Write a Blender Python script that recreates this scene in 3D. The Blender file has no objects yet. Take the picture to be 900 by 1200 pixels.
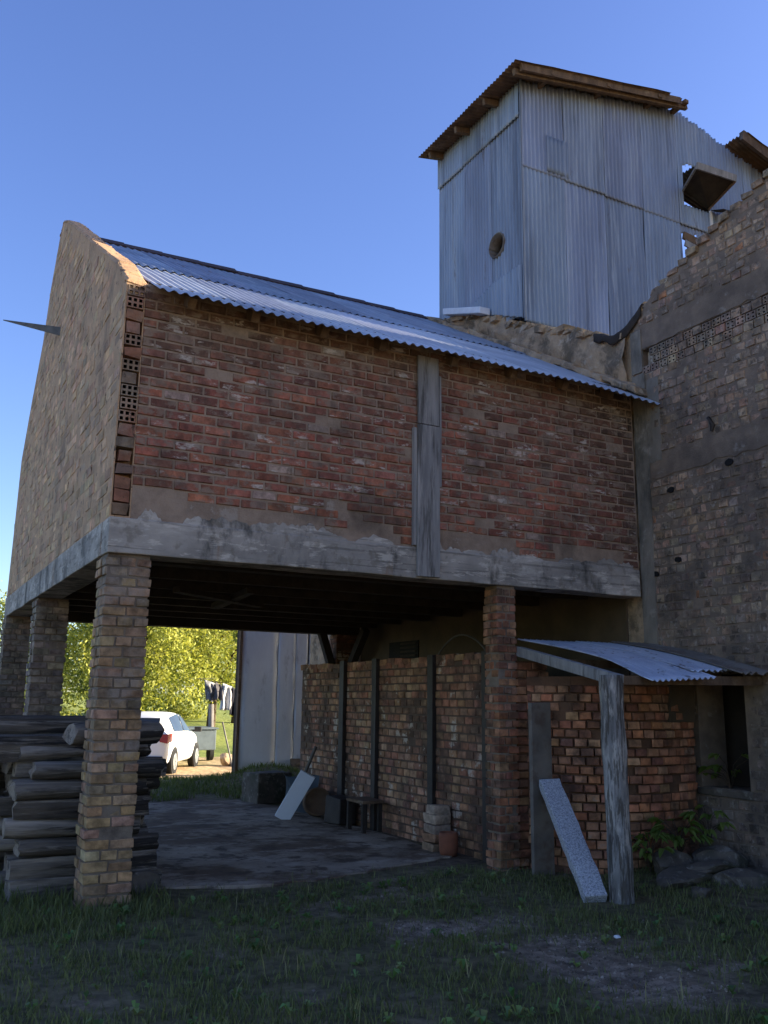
import bpy, bmesh, math, random
import numpy as np
from mathutils import Vector, Matrix, noise

# ------------------------------------------------------------------ camera, sky, sun, exposure
S = bpy.context.scene
COL = S.collection
cam_d = bpy.data.cameras.new("camera"); cam = bpy.data.objects.new("camera", cam_d); COL.objects.link(cam)
cam_d.sensor_fit = 'HORIZONTAL'; cam_d.sensor_width = 36.0; cam_d.lens = 36.0*1061.97/900.0
cam_d.clip_start = 0.05; cam_d.clip_end = 3000
R0 = Vector((0.87931233, -0.47611882, 0.01098589))      # right
R1 = Vector((0.10668641, 0.17444577, -0.9788701))       # down
R2 = Vector((0.46414204, 0.8619046, 0.20418773))        # forward
m = Matrix((R0, -R1, -R2)).transposed().to_4x4(); m.translation = Vector((-1.49964, -7.61211, 1.6))
cam.matrix_world = m
S.camera = cam

SUN = Vector((1.0, -0.36, 0.32)).normalized()            # towards the sun
W = bpy.data.worlds.new("World"); S.world = W; W.use_nodes = True
wn = W.node_tree
sky = wn.nodes.new('ShaderNodeTexSky'); sky.sky_type = 'NISHITA'; sky.sun_disc = False
sky.sun_elevation = math.asin(SUN.z); sky.sun_rotation = math.atan2(SUN.x, SUN.y)
sky.air_density = 1.0; sky.dust_density = 0.8; sky.ozone_density = 3.0
hs = wn.nodes.new('ShaderNodeHueSaturation'); hs.inputs['Saturation'].default_value = 1.11; hs.inputs['Hue'].default_value = 0.520
wn.links.new(sky.outputs[0], hs.inputs['Color'])
wn.links.new(hs.outputs[0], wn.nodes['Background'].inputs[0]); wn.nodes['Background'].inputs[1].default_value = 0.10
sd = bpy.data.lights.new("sun", 'SUN'); sd.energy = 5.0; sd.angle = math.radians(0.55); sd.color = (1.0, 0.87, 0.66)
sun = bpy.data.objects.new("sun", sd); COL.objects.link(sun); sun.rotation_euler = SUN.to_track_quat('Z', 'Y').to_euler()
sun.location = (20, -8, 20)
S.view_settings.view_transform = 'Standard'; S.view_settings.look = 'None'
S.view_settings.exposure = 1.72; S.view_settings.gamma = 1.0; S.view_settings.use_curve_mapping = False

rng = random.Random(7)
def U(a, b): return rng.uniform(a, b)
def lerp(a, b, t): return a+(b-a)*t
def sstep(a, b, x):
    t = min(1, max(0, (x-a)/(b-a))); return t*t*(3-2*t)
def nz(x, y, z=0.0): return noise.noise(Vector((x, y, z)))
def pw(pts, x):
    if x <= pts[0][0]: return pts[0][1]
    for (a, b), (c, d) in zip(pts, pts[1:]):
        if x <= c: return lerp(b, d, (x-a)/(c-a))
    return pts[-1][1]

# ------------------------------------------------------------------ materials
def nodes(name):
    mt = bpy.data.materials.new(name); mt.use_nodes = True
    nt = mt.node_tree; b = nt.nodes['Principled BSDF']
    return mt, nt, b
def coords(nt, stretch=(1, 1, 1)):
    tc = nt.nodes.new('ShaderNodeTexCoord'); mp = nt.nodes.new('ShaderNodeMapping')
    mp.inputs['Scale'].default_value = stretch
    nt.links.new(tc.outputs['Object'], mp.inputs['Vector'])
    return mp.outputs[0]
def noi(nt, scale, stretch=(1, 1, 1), detail=6, rough=.6, dist=0.0):
    n = nt.nodes.new('ShaderNodeTexNoise'); n.inputs['Scale'].default_value = scale
    n.inputs['Detail'].default_value = detail; n.inputs['Roughness'].default_value = rough; n.inputs['Distortion'].default_value = dist
    nt.links.new(coords(nt, stretch), n.inputs['Vector'])
    return n.outputs[0]
def ramp(nt, fac, lo, hi, a=0.0, b=1.0):
    r = nt.nodes.new('ShaderNodeMapRange'); r.interpolation_type = 'SMOOTHSTEP'
    r.inputs['From Min'].default_value = lo; r.inputs['From Max'].default_value = hi
    r.inputs['To Min'].default_value = a; r.inputs['To Max'].default_value = b
    nt.links.new(fac, r.inputs['Value']); return r.outputs[0]
def mix(nt, fac, a, b, mode='MIX'):
    n = nt.nodes.new('ShaderNodeMix'); n.data_type = 'RGBA'; n.blend_type = mode
    for k, v in ((0, fac), (6, a), (7, b)):
        if isinstance(v, (int, float)): n.inputs[k].default_value = v
        elif isinstance(v, tuple): n.inputs[k].default_value = (*v[:3], 1)
        else: nt.links.new(v, n.inputs[k])
    return n.outputs[2]
NOWARM = ('zinc', 'paint', 'cloth', 'glass', 'panel', 'trailer', 'grass', 'dark', 'tail', 'alloy', 'plate', 'granite', 'rubber', 'trim')
def warm(c): return (min(.95, c[0]*1.13), c[1]*1.0, c[2]*.85) if c else c
def surf(name, c1, c2=None, scale=4, stretch=(1, 1, 1), attr=False, rough=.85, metal=0.0, stains=(), bump=.4, bscale=60, bstretch=(1, 1, 1), vary=.5, bdist=.01, spec=.3):
    """colour c1..c2 by noise (or the 'Col' attribute), then stains [(colour, scale, lo, hi, stretch, amount)], then bump"""
    mt, nt, b = nodes(name); wm = not name.startswith(NOWARM); W_ = (1.13, 1.0, .85) if wm else (1, 1, 1)
    if wm: c1, c2 = warm(c1), warm(c2); stains = [(warm(st_[0]),)+tuple(st_[1:]) for st_ in stains]
    n1 = noi(nt, scale, stretch)
    if attr:
        at = nt.nodes.new('ShaderNodeAttribute'); at.attribute_name = 'Col'
        g = ramp(nt, n1, .25, .75, 1-vary, 1+vary)
        cmb = nt.nodes.new('ShaderNodeCombineColor')
        for i in range(3):
            k_ = nt.nodes.new('ShaderNodeMath'); k_.operation = 'MULTIPLY'; k_.inputs[1].default_value = W_[i]; nt.links.new(g, k_.inputs[0]); nt.links.new(k_.outputs[0], cmb.inputs[i])
        c = mix(nt, 1.0, at.outputs['Color'], cmb.outputs[0], 'MULTIPLY')
    else:
        c = mix(nt, ramp(nt, n1, .3, .7), c1, c2 or c1)
    for (sc, ss, lo, hi, st, am) in stains:
        c = mix(nt, ramp(nt, noi(nt, ss, st, 8, .68), lo-.075, hi-.065, 0, am), c, sc)
    nt.links.new(c, b.inputs['Base Color'])
    b.inputs['Roughness'].default_value = rough; b.inputs['Metallic'].default_value = metal
    b.inputs['Specular IOR Level'].default_value = spec
    if bump:
        bp = nt.nodes.new('ShaderNodeBump'); bp.inputs['Strength'].default_value = bump; bp.inputs['Distance'].default_value = bdist
        nt.links.new(noi(nt, bscale, bstretch, 8, .7), bp.inputs['Height']); nt.links.new(bp.outputs[0], b.inputs['Normal'])
    return mt
I3 = (1, 1, 1)
M = {}
M['brick_red'] = surf('brick_red', None, attr=True, scale=14, vary=.4, bump=.7, bscale=45, stains=[
    ((.52, .50, .48), 3.4, .648, .70, (1, 1, 2.6), .8), ((.23, .185, .155), 5, .575, .64, (1, 1, 1.6), .8), ((.09, .065, .052), 2.2, .56, .70, (1, 1, .8), .5), ((.045, .037, .032), 1.1, .58, .75, I3, .55), ((.05, .045, .04), 5, .6, .75, (1, 1, .4), .5)])
M['mortar_red'] = surf('mortar_red', (.31, .25, .205), (.21, .165, .135), 6, bump=.9, bscale=50, stains=[((.38, .36, .34), 3, .66, .72, I3, .6), ((.045, .037, .032), 1.1, .58, .75, I3, .55)])
M['brick_tan'] = surf('brick_tan', None, attr=True, scale=12, vary=.45, bump=.9, bscale=40, stains=[
    ((.27, .25, .235), 2.6, .6, .72, I3, .6), ((.04, .036, .034), 2.1, .6, .72, I3, .6)])
M['mortar_tan'] = surf('mortar_tan', (.21, .18, .15), (.13, .11, .095), 5, bump=1.0, bscale=40, stains=[((.035, .03, .03), 2.1, .6, .72, I3, .6)])
M['mill_brick'] = surf('mill_brick', None, attr=True, scale=9, vary=.5, bump=1.0, bscale=34, stains=[
    ((.17, .15, .13), 5, .55, .66, I3, .75), ((.36, .355, .35), 16, .62, .70, I3, .55), ((.05, .045, .046), 1.3, .53, .70, I3, .7), ((.05, .045, .04), 12, .62, .68, I3, .7), ((.28, .26, .235), 1.7, .60, .74, (1, 1, .5), .5)])
M['mill_mortar'] = surf('mill_mortar', (.21, .175, .145), (.13, .11, .095), 5, bump=1.0, bscale=36, stains=[((.07, .062, .056), 1.3, .53, .70, I3, .5), ((.30, .30, .30), 7, .66, .76, I3, .5)])
M['gable'] = surf('gable', None, attr=True, scale=5, vary=.4, bump=1.0, bscale=26, bstretch=(1, 1, 1), stains=[
    ((.30, .26, .21), 2.2, .55, .70, (1, 1, .6), .6), ((.06, .045, .035), 11, .655, .70, (1, 1, .7), .85), ((.10, .08, .065), 1.6, .62, .78, (1, 1, .5), .6)])  # fine dark specks put the shade of small pits into the colour
M['gable_mortar'] = surf('gable_mortar', (.46, .325, .215), (.36, .25, .165), 3.5, bump=1.0, bscale=30, stains=[((.06, .045, .035), 11, .655, .70, (1, 1, .7), .85), ((.10, .08, .065), 1.6, .62, .78, (1, 1, .5), .6)])  # the mortar carries the painted pit shade too
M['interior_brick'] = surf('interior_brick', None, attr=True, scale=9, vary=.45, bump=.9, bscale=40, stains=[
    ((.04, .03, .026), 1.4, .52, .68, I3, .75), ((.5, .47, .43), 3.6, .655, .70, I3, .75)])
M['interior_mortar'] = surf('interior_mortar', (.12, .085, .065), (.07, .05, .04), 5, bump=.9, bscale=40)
M['kiln_brick'] = surf('kiln_brick', None, attr=True, scale=9, vary=.45, bump=1.0, bscale=40, stains=[
    ((.035, .026, .022), 1.7, .55, .7, I3, .8), ((.30, .27, .24), 5, .68, .75, I3, .5)])
M['kiln_mortar'] = surf('kiln_mortar', (.14, .08, .05), (.08, .05, .035), 5, bump=1.0, bscale=40)
M['concrete'] = surf('concrete', (.36, .355, .35), (.20, .20, .20), 1.7, (1, 1, 1.4), bump=.6, bscale=22, stains=[((.10, .10, .10), 5, .62, .66, (.12, 1, 5), .6), ((.20, .13, .08), 3, .66, .74, (1.5, 1, .3), .5), 
    ((.50, .49, .48), 2.0, .58, .72, (.5, 1, 2.2), .6), ((.60, .59, .57), 9, .62, .68, (.4, 1, 1.6), .5), ((.035, .036, .036), 1.7, .57, .69, (1, 1, .45), .85), ((.13, .12, .10), 7, .6, .7, I3, .5)])
M['concrete_dark'] = surf('concrete_dark', (.22, .19, .16), (.12, .108, .097), 2.2, bump=.8, bscale=30, stains=[((.28, .28, .27), 3, .62, .74, (1, 1, .4), .5), ((.03, .03, .03), 2.0, .56, .7, I3, .7)])
M['plaster'] = surf('plaster', (.22, .21, .19), (.13, .128, .12), 2.6, (1, 1, .5), bump=.7, bscale=20, stains=[((.045, .048, .045), 2.0, .55, .72, (1, 1, .35), .8), ((.36, .36, .35), 3, .64, .75, I3, .5)])
M['rubble'] = surf('rubble', (.47, .375, .27), (.27, .215, .16), 3.5, bump=1.0, bscale=16, bdist=.03, stains=[((.075, .07, .055), 2.6, .55, .68, I3, .7), ((.50, .47, .42), 5, .64, .72, I3, .6)])
M['near_black'] = surf('near_black', (.035, .03, .026), (.02, .018, .016), 3, bump=.6, bscale=24)  # even near-black for ceiling, rear beam and inner wall
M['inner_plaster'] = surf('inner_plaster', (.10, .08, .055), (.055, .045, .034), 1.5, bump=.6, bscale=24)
M['dark_hole'] = surf('dark_hole', (.012, .011, .01), (.008, .007, .007), 3, bump=0)  # near-black: the shade inside holes is put into the colour
M['zinc'] = surf('zinc', None, None, 1.6, (1, 1, .2), attr=True, vary=.22, rough=.55, metal=.25, bump=.15, bscale=14, stains=[
    ((.36, .385, .42), 6.5, .58, .70, (1, 1, .06), .7), ((.115, .125, .15), 5.5, .61, .72, (1, 1, .07), .5), ((.13, .095, .07), 3.4, .69, .76, (1, 1, .2), .6)])
M['zinc_roof'] = surf('zinc_roof', None, None, 1.4, (.5, 1, 1), attr=True, vary=.25, rough=.48, metal=.3, bump=.12, bscale=14, stains=[
    ((.50, .52, .55), 5, .6, .75, (1.5, .12, .12), .5), ((.15, .165, .19), 4.5, .6, .76, (1.5, .15, .15), .5), ((.17, .10, .06), 3.5, .67, .75, (1.2, .3, .3), .6)])
M['zinc_lit'] = surf('zinc_lit', None, None, 1.4, (.5, 1, 1), attr=True, vary=.2, rough=.5, metal=.12, bump=.1, bscale=14, stains=[((.64, .65, .66), 5, .58, .75, (1.5, .12, .12), .6)])  # lower roof sheets: paler, brightness of the sunlit part put into the colour
M['zinc_shed'] = surf('zinc_shed', (.55, .58, .64), (.38, .42, .5), 2, (1, .4, 1), rough=.42, metal=.4, bump=.12, bscale=20, stains=[((.12, .10, .09), 7, .62, .72, I3, .75), ((.66, .68, .72), 6, .58, .72, (2, .2, 1), .5)])
M['rust'] = surf('rust', (.13, .085, .055), (.065, .045, .034), 4, rough=.8, bump=.6, bscale=40, stains=[((.20, .17, .15), 3, .6, .74, I3, .5)])
M['dull_sheet'] = surf('dull_sheet', (.17, .16, .15), (.10, .095, .09), 3, rough=.75, bump=.4, bscale=40, stains=[((.09, .06, .045), 4, .58, .7, I3, .6)])
M['ridge'] = surf('ridge', (.05, .035, .045), (.032, .026, .036), 4, bump=.5, bscale=30)
M['wood_grey'] = surf('wood_grey', (.27, .285, .31), (.165, .175, .195), 7, (1.6, 1.6, .18), rough=.85, bump=.7, bscale=34, bstretch=(1.5, 1.5, .06), stains=[((.05, .05, .052), 6, .6, .72, (1.4, 1.4, .12), .8), ((.40, .41, .43), 6, .62, .75, (1.4, 1.4, .14), .5)])
M['wood_brown'] = surf('wood_brown', (.15, .105, .07), (.08, .055, .038), 7, (1.6, 1.6, .3), rough=.85, bump=.7, bscale=40, stains=[((.24, .2, .16), 5, .62, .74, I3, .5)])
M['wood_dark'] = surf('wood_dark', (.045, .038, .034), (.025, .022, .02), 6, rough=.9, bump=.7, bscale=40)
M['timber'] = surf('timber', None, None, 9, (.16, 1.5, 1.5), attr=True, vary=.7, rough=.9, bump=1.0, bscale=26, bstretch=(.10, 1.6, 1.6), bdist=.02, stains=[((.20, .195, .19), 6, .60, .70, (.2, 1, 1), .7), ((.3, .28, .26), 16, .61, .67, (.06, 1.6, 1.6), .6), ((.014, .013, .013), 7, .57, .64, (.1, 1.4, 1.4), .9)])
M['timber_end'] = surf('timber_end', (.30, .27, .24), (.17, .155, .14), 12, rough=.9, bump=.9, bscale=40, stains=[((.03, .03, .03), 9, .6, .7, I3, .7)])
M['post_wood'] = surf('post_wood', (.30, .31, .33), (.13, .135, .145), 9, (1.3, 1.3, .25), rough=.9, bump=1.0, bscale=22, bstretch=(1.6, 1.6, .2), bdist=.02, stains=[((.035, .035, .035), 11, .57, .66, (1.5, 1.5, .10), .85), ((.44, .445, .45), 9, .57, .67, (1.2, 1.2, .25), .75), ((.06, .055, .05), 26, .58, .64, (1.2, 1.2, .12), .8)])
M['granite'] = surf('granite', (.50, .49, .50), (.33, .33, .345), 55, bump=.6, bscale=90, stains=[((.15, .15, .16), 80, .56, .62, I3, .7), ((.62, .60, .58), 60, .6, .68, I3, .7)])
M['stone'] = surf('stone', (.11, .10, .09), (.055, .052, .048), 5, bump=.9, bscale=24, stains=[((.24, .24, .23), 9, .6, .7, I3, .6), ((.04, .05, .03), 3, .55, .7, I3, .6)])
M['slab'] = surf('slab', (.34, .295, .245), (.20, .17, .14), 1.6, bump=.6, bscale=26, stains=[((.12, .082, .055), .75, .51, .62, I3, .95), ((.42, .385, .34), 1.6, .58, .70, (1, 1.8, 1), .6), ((.06, .045, .035), 3, .60, .68, I3, .75), ((.04, .034, .028), 14, .64, .70, I3, .6)])
M['panel'] = surf('panel', (.78, .79, .80), (.58, .59, .61), 1.2, (1, 1, .5), rough=.65, bump=.3, bscale=12, stains=[((.78, .79, .80), 2.4, .56, .72, (1, 1, .5), .7), ((.26, .24, .22), 2.6, .62, .75, (1, 1, .4), .5)])
M['ground'] = surf('ground', None, attr=True, scale=9, vary=.5, bump=1.0, bscale=45, bdist=.03, rough=.95)
M['grass'] = surf('grass', None, attr=True, scale=2, vary=.2, bump=0, rough=.75)
M['bark'] = surf('bark', (.085, .065, .045), (.045, .035, .026), 8, (1, 1, .3), bump=1.0, bscale=20, bdist=.03)
M['paint_white'] = surf('paint_white', (.80, .80, .80), (.77, .77, .77), 2, rough=.28, bump=0, spec=.5)
M['glass_dark'] = surf('glass_dark', (.03, .035, .035), (.025, .028, .03), 2, rough=.08, bump=0, spec=.7)
M['rubber'] = surf('rubber', (.02, .02, .02), (.015, .015, .015), 20, bump=.2)
M['alloy'] = surf('alloy', (.42, .43, .44), (.36, .37, .38), 5, rough=.4, metal=.6, bump=0)
M['tail_red'] = surf('tail_red', (.36, .02, .02), (.28, .015, .015), 5, rough=.2, bump=0, spec=.6)
M['trim'] = surf('trim', (.03, .03, .033), (.022, .022, .024), 5, rough=.5, bump=0)
M['plate'] = surf('plate', (.5, .5, .5), (.42, .42, .42), 5, rough=.5, bump=0)
M['iron'] = surf('iron', (.045, .04, .04), (.028, .025, .026), 6, rough=.6, metal=.3, bump=.4, bscale=40)
M['rod_metal'] = surf('rod_metal', (.13, .125, .12), (.07, .07, .07), 8, rough=.6, metal=.4, bump=.4, bscale=40)
M['clay'] = surf('clay', (.22, .085, .05), (.14, .06, .04), 6, bump=.6, bscale=30)
M['blue_sheet'] = surf('blue_sheet', (.05, .075, .11), (.03, .045, .07), 3, rough=.5, bump=.3, bscale=10)
M['trailer'] = surf('trailer', (.15, .19, .21), (.11, .14, .155), 3, rough=.5, bump=.2)
def leafmat(name, base_tr):
    mt, nt, b = nodes(name)
    at = nt.nodes.new('ShaderNodeAttribute'); at.attribute_name = 'Col'
    nt.links.new(at.outputs['Color'], b.inputs['Base Color']); b.inputs['Roughness'].default_value = .6; b.inputs['Specular IOR Level'].default_value = .25
    tr = nt.nodes.new('ShaderNodeBsdfTranslucent'); mul = mix(nt, 1.0, at.outputs['Color'], base_tr, 'MULTIPLY')
    nt.links.new(mul, tr.inputs['Color'])
    ms = nt.nodes.new('ShaderNodeMixShader'); ms.inputs[0].default_value = .4
    nt.links.new(b.outputs[0], ms.inputs[1]); nt.links.new(tr.outputs[0], ms.inputs[2])
    nt.links.new(ms.outputs[0], nt.nodes['Material Output'].inputs[0])
    return mt
M['leaf'] = leafmat('leaf', (1.25, 1.2, .7))
def cloth(name, c, c2):
    return surf(name, c, c2, 9, rough=.9, bump=.3, bscale=30)
M['cloth_white'] = cloth('cloth_white', (.75, .75, .76), (.66, .66, .68)); M['cloth_grey'] = surf('cloth_grey', (.55, .55, .56), (.40, .40, .42), 5, bump=.3, stains=[((.12, .12, .13), 9, .58, .62, I3, .8)])
M['cloth_navy'] = cloth('cloth_navy', (.02, .022, .035), (.03, .03, .045)); M['cloth_pink'] = cloth('cloth_pink', (.42, .12, .12), (.5, .18, .17))
M['cloth_stripe'] = cloth('cloth_stripe', (.12, .11, .12), (.2, .19, .2))

# ------------------------------------------------------------------ mesh helpers
ROOTLOC = {}
class MB:
    def __init__(s): s.v = []; s.f = []; s.c = []; s.mi = []; s.sm = []
    def add(s, verts, faces, col=(.5, .5, .5), mi=0, smooth=False):
        o = len(s.v); s.v.extend([tuple(p) for p in verts])
        for f in faces: s.f.append(tuple(i+o for i in f)); s.c.append(col); s.mi.append(mi); s.sm.append(smooth)
    def poly(s, pts, col=(.5, .5, .5), mi=0): s.add(pts, [tuple(range(len(pts)))], col, mi)
    def hexa(s, p, col=(.5, .5, .5), mi=0, j=0):   # p: 4 bottom, 4 top
        if j: p = [(a+U(-j, j), b+U(-j, j), c+U(-j, j)) for a, b, c in p]
        s.add(p, [(3, 2, 1, 0), (4, 5, 6, 7), (0, 1, 5, 4), (1, 2, 6, 5), (2, 3, 7, 6), (3, 0, 4, 7)], col, mi)
    def box(s, lo, hi, col=(.5, .5, .5), mi=0, j=0):
        x0, y0, z0 = lo; x1, y1, z1 = hi
        p = [(x0, y0, z0), (x1, y0, z0), (x1, y1, z0), (x0, y1, z0), (x0, y0, z1), (x1, y0, z1), (x1, y1, z1), (x0, y1, z1)]
        if j: p = [(a+U(-j, j), b+U(-j, j), c+U(-j, j)) for a, b, c in p]
        s.hexa(p, col, mi)
    def obox(s, c, ax, ay, az, col=(.5, .5, .5), mi=0, j=0):   # half axes
        c = Vector(c); ax, ay, az = Vector(ax), Vector(ay), Vector(az)
        p = [c-ax-ay-az, c+ax-ay-az, c+ax+ay-az, c-ax+ay-az, c-ax-ay+az, c+ax-ay+az, c+ax+ay+az, c-ax+ay+az]
        if j: p = [q+Vector((U(-j, j), U(-j, j), U(-j, j))) for q in p]
        s.hexa(p, col, mi)
    def beam(s, a, b, w, h, up=(0, 0, 1), mi=0, j=0):
        a, b = Vector(a), Vector(b); d = (b-a); L = d.length; d.normalize()
        sd = d.cross(Vector(up)); sd.normalize(); u = sd.cross(d)
        s.obox((a+b)/2, d*L/2, sd*w/2, u*h/2, mi=mi, j=j)
    def prism(s, pts2, fn, t0, t1, col=(.5, .5, .5), mi=0):   # polygon in 2D extruded; fn(u,v,t)->xyz
        n = len(pts2)
        s.add([fn(u, v, t0) for u, v in pts2]+[fn(u, v, t1) for u, v in pts2],
              [tuple(range(n-1, -1, -1)), tuple(range(n, 2*n))]+[(i, (i+1) % n, n+(i+1) % n, n+i) for i in range(n)], col, mi)
    def tube(s, path, r, n=8, col=(.5, .5, .5), mi=0, smooth=True, cap=True):
        path = [Vector(p) for p in path]; rings = []
        rs = r if isinstance(r, (list, tuple)) else [r]*len(path)
        for i, p in enumerate(path):
            d = (path[min(i+1, len(path)-1)]-path[max(i-1, 0)]).normalized()
            a = d.cross(Vector((0, 0, 1)) if abs(d.z) < .9 else Vector((1, 0, 0))).normalized(); b = d.cross(a)
            rings.append([p+(a*math.cos(t)+b*math.sin(t))*rs[i] for t in [k*2*math.pi/n for k in range(n)]])
        vs = [q for rg in rings for q in rg]
        fs = [(i*n+k, i*n+(k+1) % n, (i+1)*n+(k+1) % n, (i+1)*n+k) for i in range(len(path)-1) for k in range(n)]
        s.add(vs, fs, col, mi, smooth)
        if cap: s.add(rings[0], [tuple(range(n-1, -1, -1))], col, mi); s.add(rings[-1], [tuple(range(n))], col, mi)
    def grid(s, nu, nv, fn, keep=None, col=None, mi=0, smooth=True):
        o = len(s.v)
        for j in range(nv+1):
            for i in range(nu+1): s.v.append(tuple(fn(i/nu, j/nv)))
        for j in range(nv):
            for i in range(nu):
                if keep and not keep((i+.5)/nu, (j+.5)/nv): continue
                s.f.append((o+j*(nu+1)+i, o+j*(nu+1)+i+1, o+(j+1)*(nu+1)+i+1, o+(j+1)*(nu+1)+i))
                s.c.append(col((i+.5)/nu, (j+.5)/nv) if col else (.5, .5, .5)); s.mi.append(mi); s.sm.append(smooth)
    def build(s, name, mat, parent=None, label=None, cat=None, group=None, kind=None, bevel=0, solid=0, subd=0):
        off = Vector((0, 0, 0)); p = parent
        while p is not None: off += Vector(p.location); p = p.parent
        me = bpy.data.meshes.new(name)
        V = [(a-off.x, b-off.y, c-off.z) for a, b, c in s.v]
        me.from_pydata(V, [], s.f)
        for mm in (mat if isinstance(mat, (list, tuple)) else [mat]): me.materials.append(mm)
        me.polygons.foreach_set('material_index', s.mi); me.polygons.foreach_set('use_smooth', s.sm)
        ca = me.color_attributes.new('Col', 'FLOAT_COLOR', 'CORNER')
        lt = np.empty(len(me.polygons), dtype=np.int32); me.polygons.foreach_get('loop_total', lt)
        cc = np.ones((len(s.c), 4), dtype=np.float32); cc[:, :3] = np.array(s.c, dtype=np.float32)
        ca.data.foreach_set('color', np.repeat(cc, lt, axis=0).ravel())
        me.validate(); me.update()
        o = bpy.data.objects.new(name, me); COL.objects.link(o)
        if parent is not None: o.parent = parent
        if bevel:
            md = o.modifiers.new('bevel', 'BEVEL'); md.width = bevel; md.segments = 2; md.limit_method = 'ANGLE'
        if solid:
            md = o.modifiers.new('solid', 'SOLIDIFY'); md.thickness = solid; md.offset = 0
        if subd:
            md = o.modifiers.new('subd', 'SUBSURF'); md.levels = subd; md.render_levels = subd
        tag(o, label, cat, group, kind)
        return o
def tag(o, label=None, cat=None, group=None, kind=None):
    if label: o['label'] = label
    if cat:
        o['category'] = cat
        if not kind and not o.get('kind'): o['kind'] = 'thing'
    if group: o['group'] = group
    if kind: o['kind'] = kind
    return o
def thing(name, loc, label, cat, group=None):
    o = bpy.data.objects.new(name, None); COL.objects.link(o); o.location = loc; o.empty_display_size = .2
    return tag(o, label, cat, group)

def mixc(a, b, t): return tuple(lerp(x, y, t) for x, y in zip(a, b))
def pick(pal):
    c = rng.choice(pal); k = U(.75, 1.25); return tuple(min(1, x*k*U(.93, 1.07)) for x in c)

def bricks(mb, fn, nrm, w, h, pal, bl=.235, bh=.075, mj=.015, d=.012, inside=None, jit=.003, colfn=None, tilt=.002, miss=0.0, v0=0.0, mi=0, bond=.5):
    """courses of individual bricks. fn(u,v)->point on the mortar face, nrm(u)->outward normal"""
    v = v0; k = 0
    while v+bh <= h+1e-6:
        u = -bl*bond*(k % 2)-U(0, .03)
        while u < w:
            L = bl*U(.93, 1.05)
            a, b = max(0, u), min(w, u+L)
            if b-a > .035 and (inside is None or (inside((a+b)/2, v+bh*.5) and inside(a+.01, v+bh*.5) and inside(b-.01, v+bh*.5))) and rng.random() > miss:
                vb, vt = v+U(-.003, .003), v+bh+U(-.003, .003)
                dd = d+U(-jit, jit); e = .006
                col = pick(pal)
                if colfn: col = colfn((a+b)/2, v, col)
                na, nb = Vector(nrm(a)), Vector(nrm(b))
                q = lambda x, y, n, dep: tuple(Vector(fn(x, y))+n*dep)
                t1, t2 = U(-tilt, tilt), U(-tilt, tilt); j = lambda: U(-.003, .003)
                P = [q(a, vb, na, -.004), q(b, vb, nb, -.004), q(b, vt, nb, -.004), q(a, vt, na, -.004),
                     q(a+e+j(), vb+e+j(), na, dd+t1), q(b-e+j(), vb+e+j(), nb, dd+t2), q(b-e+j(), vt-e+j(), nb, dd-t1), q(a+e+j(), vt-e+j(), na, dd-t2)]
                mb.add(P, [(4, 5, 6, 7), (0, 1, 5, 4), (1, 2, 6, 5), (2, 3, 7, 6), (3, 0, 4, 7)], col, mi)
            u += L+mj
        v += bh+mj; k += 1

def holed(mb, O, Ux, Vx, N, w, h, nx, ny, col, mi=0, hmi=1, rr=.30, hd=.09):
    """one hollow block end: face with nx x ny sunken square holes"""
    O, Ux, Vx, N = map(Vector, (O, Ux, Vx, N))
    us = [0]; vs = [0]
    for i in range(nx): c = w*(i+.5)/nx; r = w/nx*rr; us += [c-r, c+r]
    for i in range(ny): c = h*(i+.5)/ny; r = h/ny*rr; vs += [c-r, c+r]
    us.append(w); vs.append(h)
    for i in range(len(us)-1):
        for j in range(len(vs)-1):
            q = [O+Ux*us[i+a]+Vx*vs[j+b] for a, b in ((0, 0), (1, 0), (1, 1), (0, 1))]
            if i % 2 == 1 and j % 2 == 1:
                dp = [p-N*hd for p in q]
                mb.add(q+dp, [(0, 1, 5, 4), (1, 2, 6, 5), (2, 3, 7, 6), (3, 0, 4, 7), (4, 5, 6, 7)], col, hmi)
            else: mb.poly(q, col, mi)
    q = [O, O+Ux*w, O+Ux*w+Vx*h, O+Vx*h]; dp = [p-N*(hd+.01) for p in q]
    mb.add(q+dp, [(0, 1, 5, 4), (1, 2, 6, 5), (2, 3, 7, 6), (3, 0, 4, 7)], col, mi)

ZC = (.235, .27, .325); ZR = (.25, .28, .335); ZLIT = (.43, .455, .49)  # the last tone paints the sunlit look into the lower roof sheets
def corr(mb, P0, Ud, Vd, N, w, l, pitch=.1, amp=.011, nv=6, keep=None, warp=None, seg=8, mi=0, base=None):
    kk = U(.80, 1.22); cc_ = tuple(c*kk*U(.97, 1.03) for c in (base or ZC))
    """corrugated sheet: waves across Ud, ridges along Vd"""
    P0, Ud, Vd, N = map(Vector, (P0, Ud, Vd, N)); nu = max(4, int(w/pitch*seg))
    def fn(u, v):
        k = amp*math.sin(u*w/pitch*2*math.pi)
        p = P0+Ud*(u*w)+Vd*(v*l)+N*k
        if warp: p = p+Vector(warp(u*w, v*l))
        return p
    mb.grid(nu, nv, fn, keep=(lambda u, v: keep(u*w, v*l)) if keep else None, mi=mi, col=lambda u, v: cc_)

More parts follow.
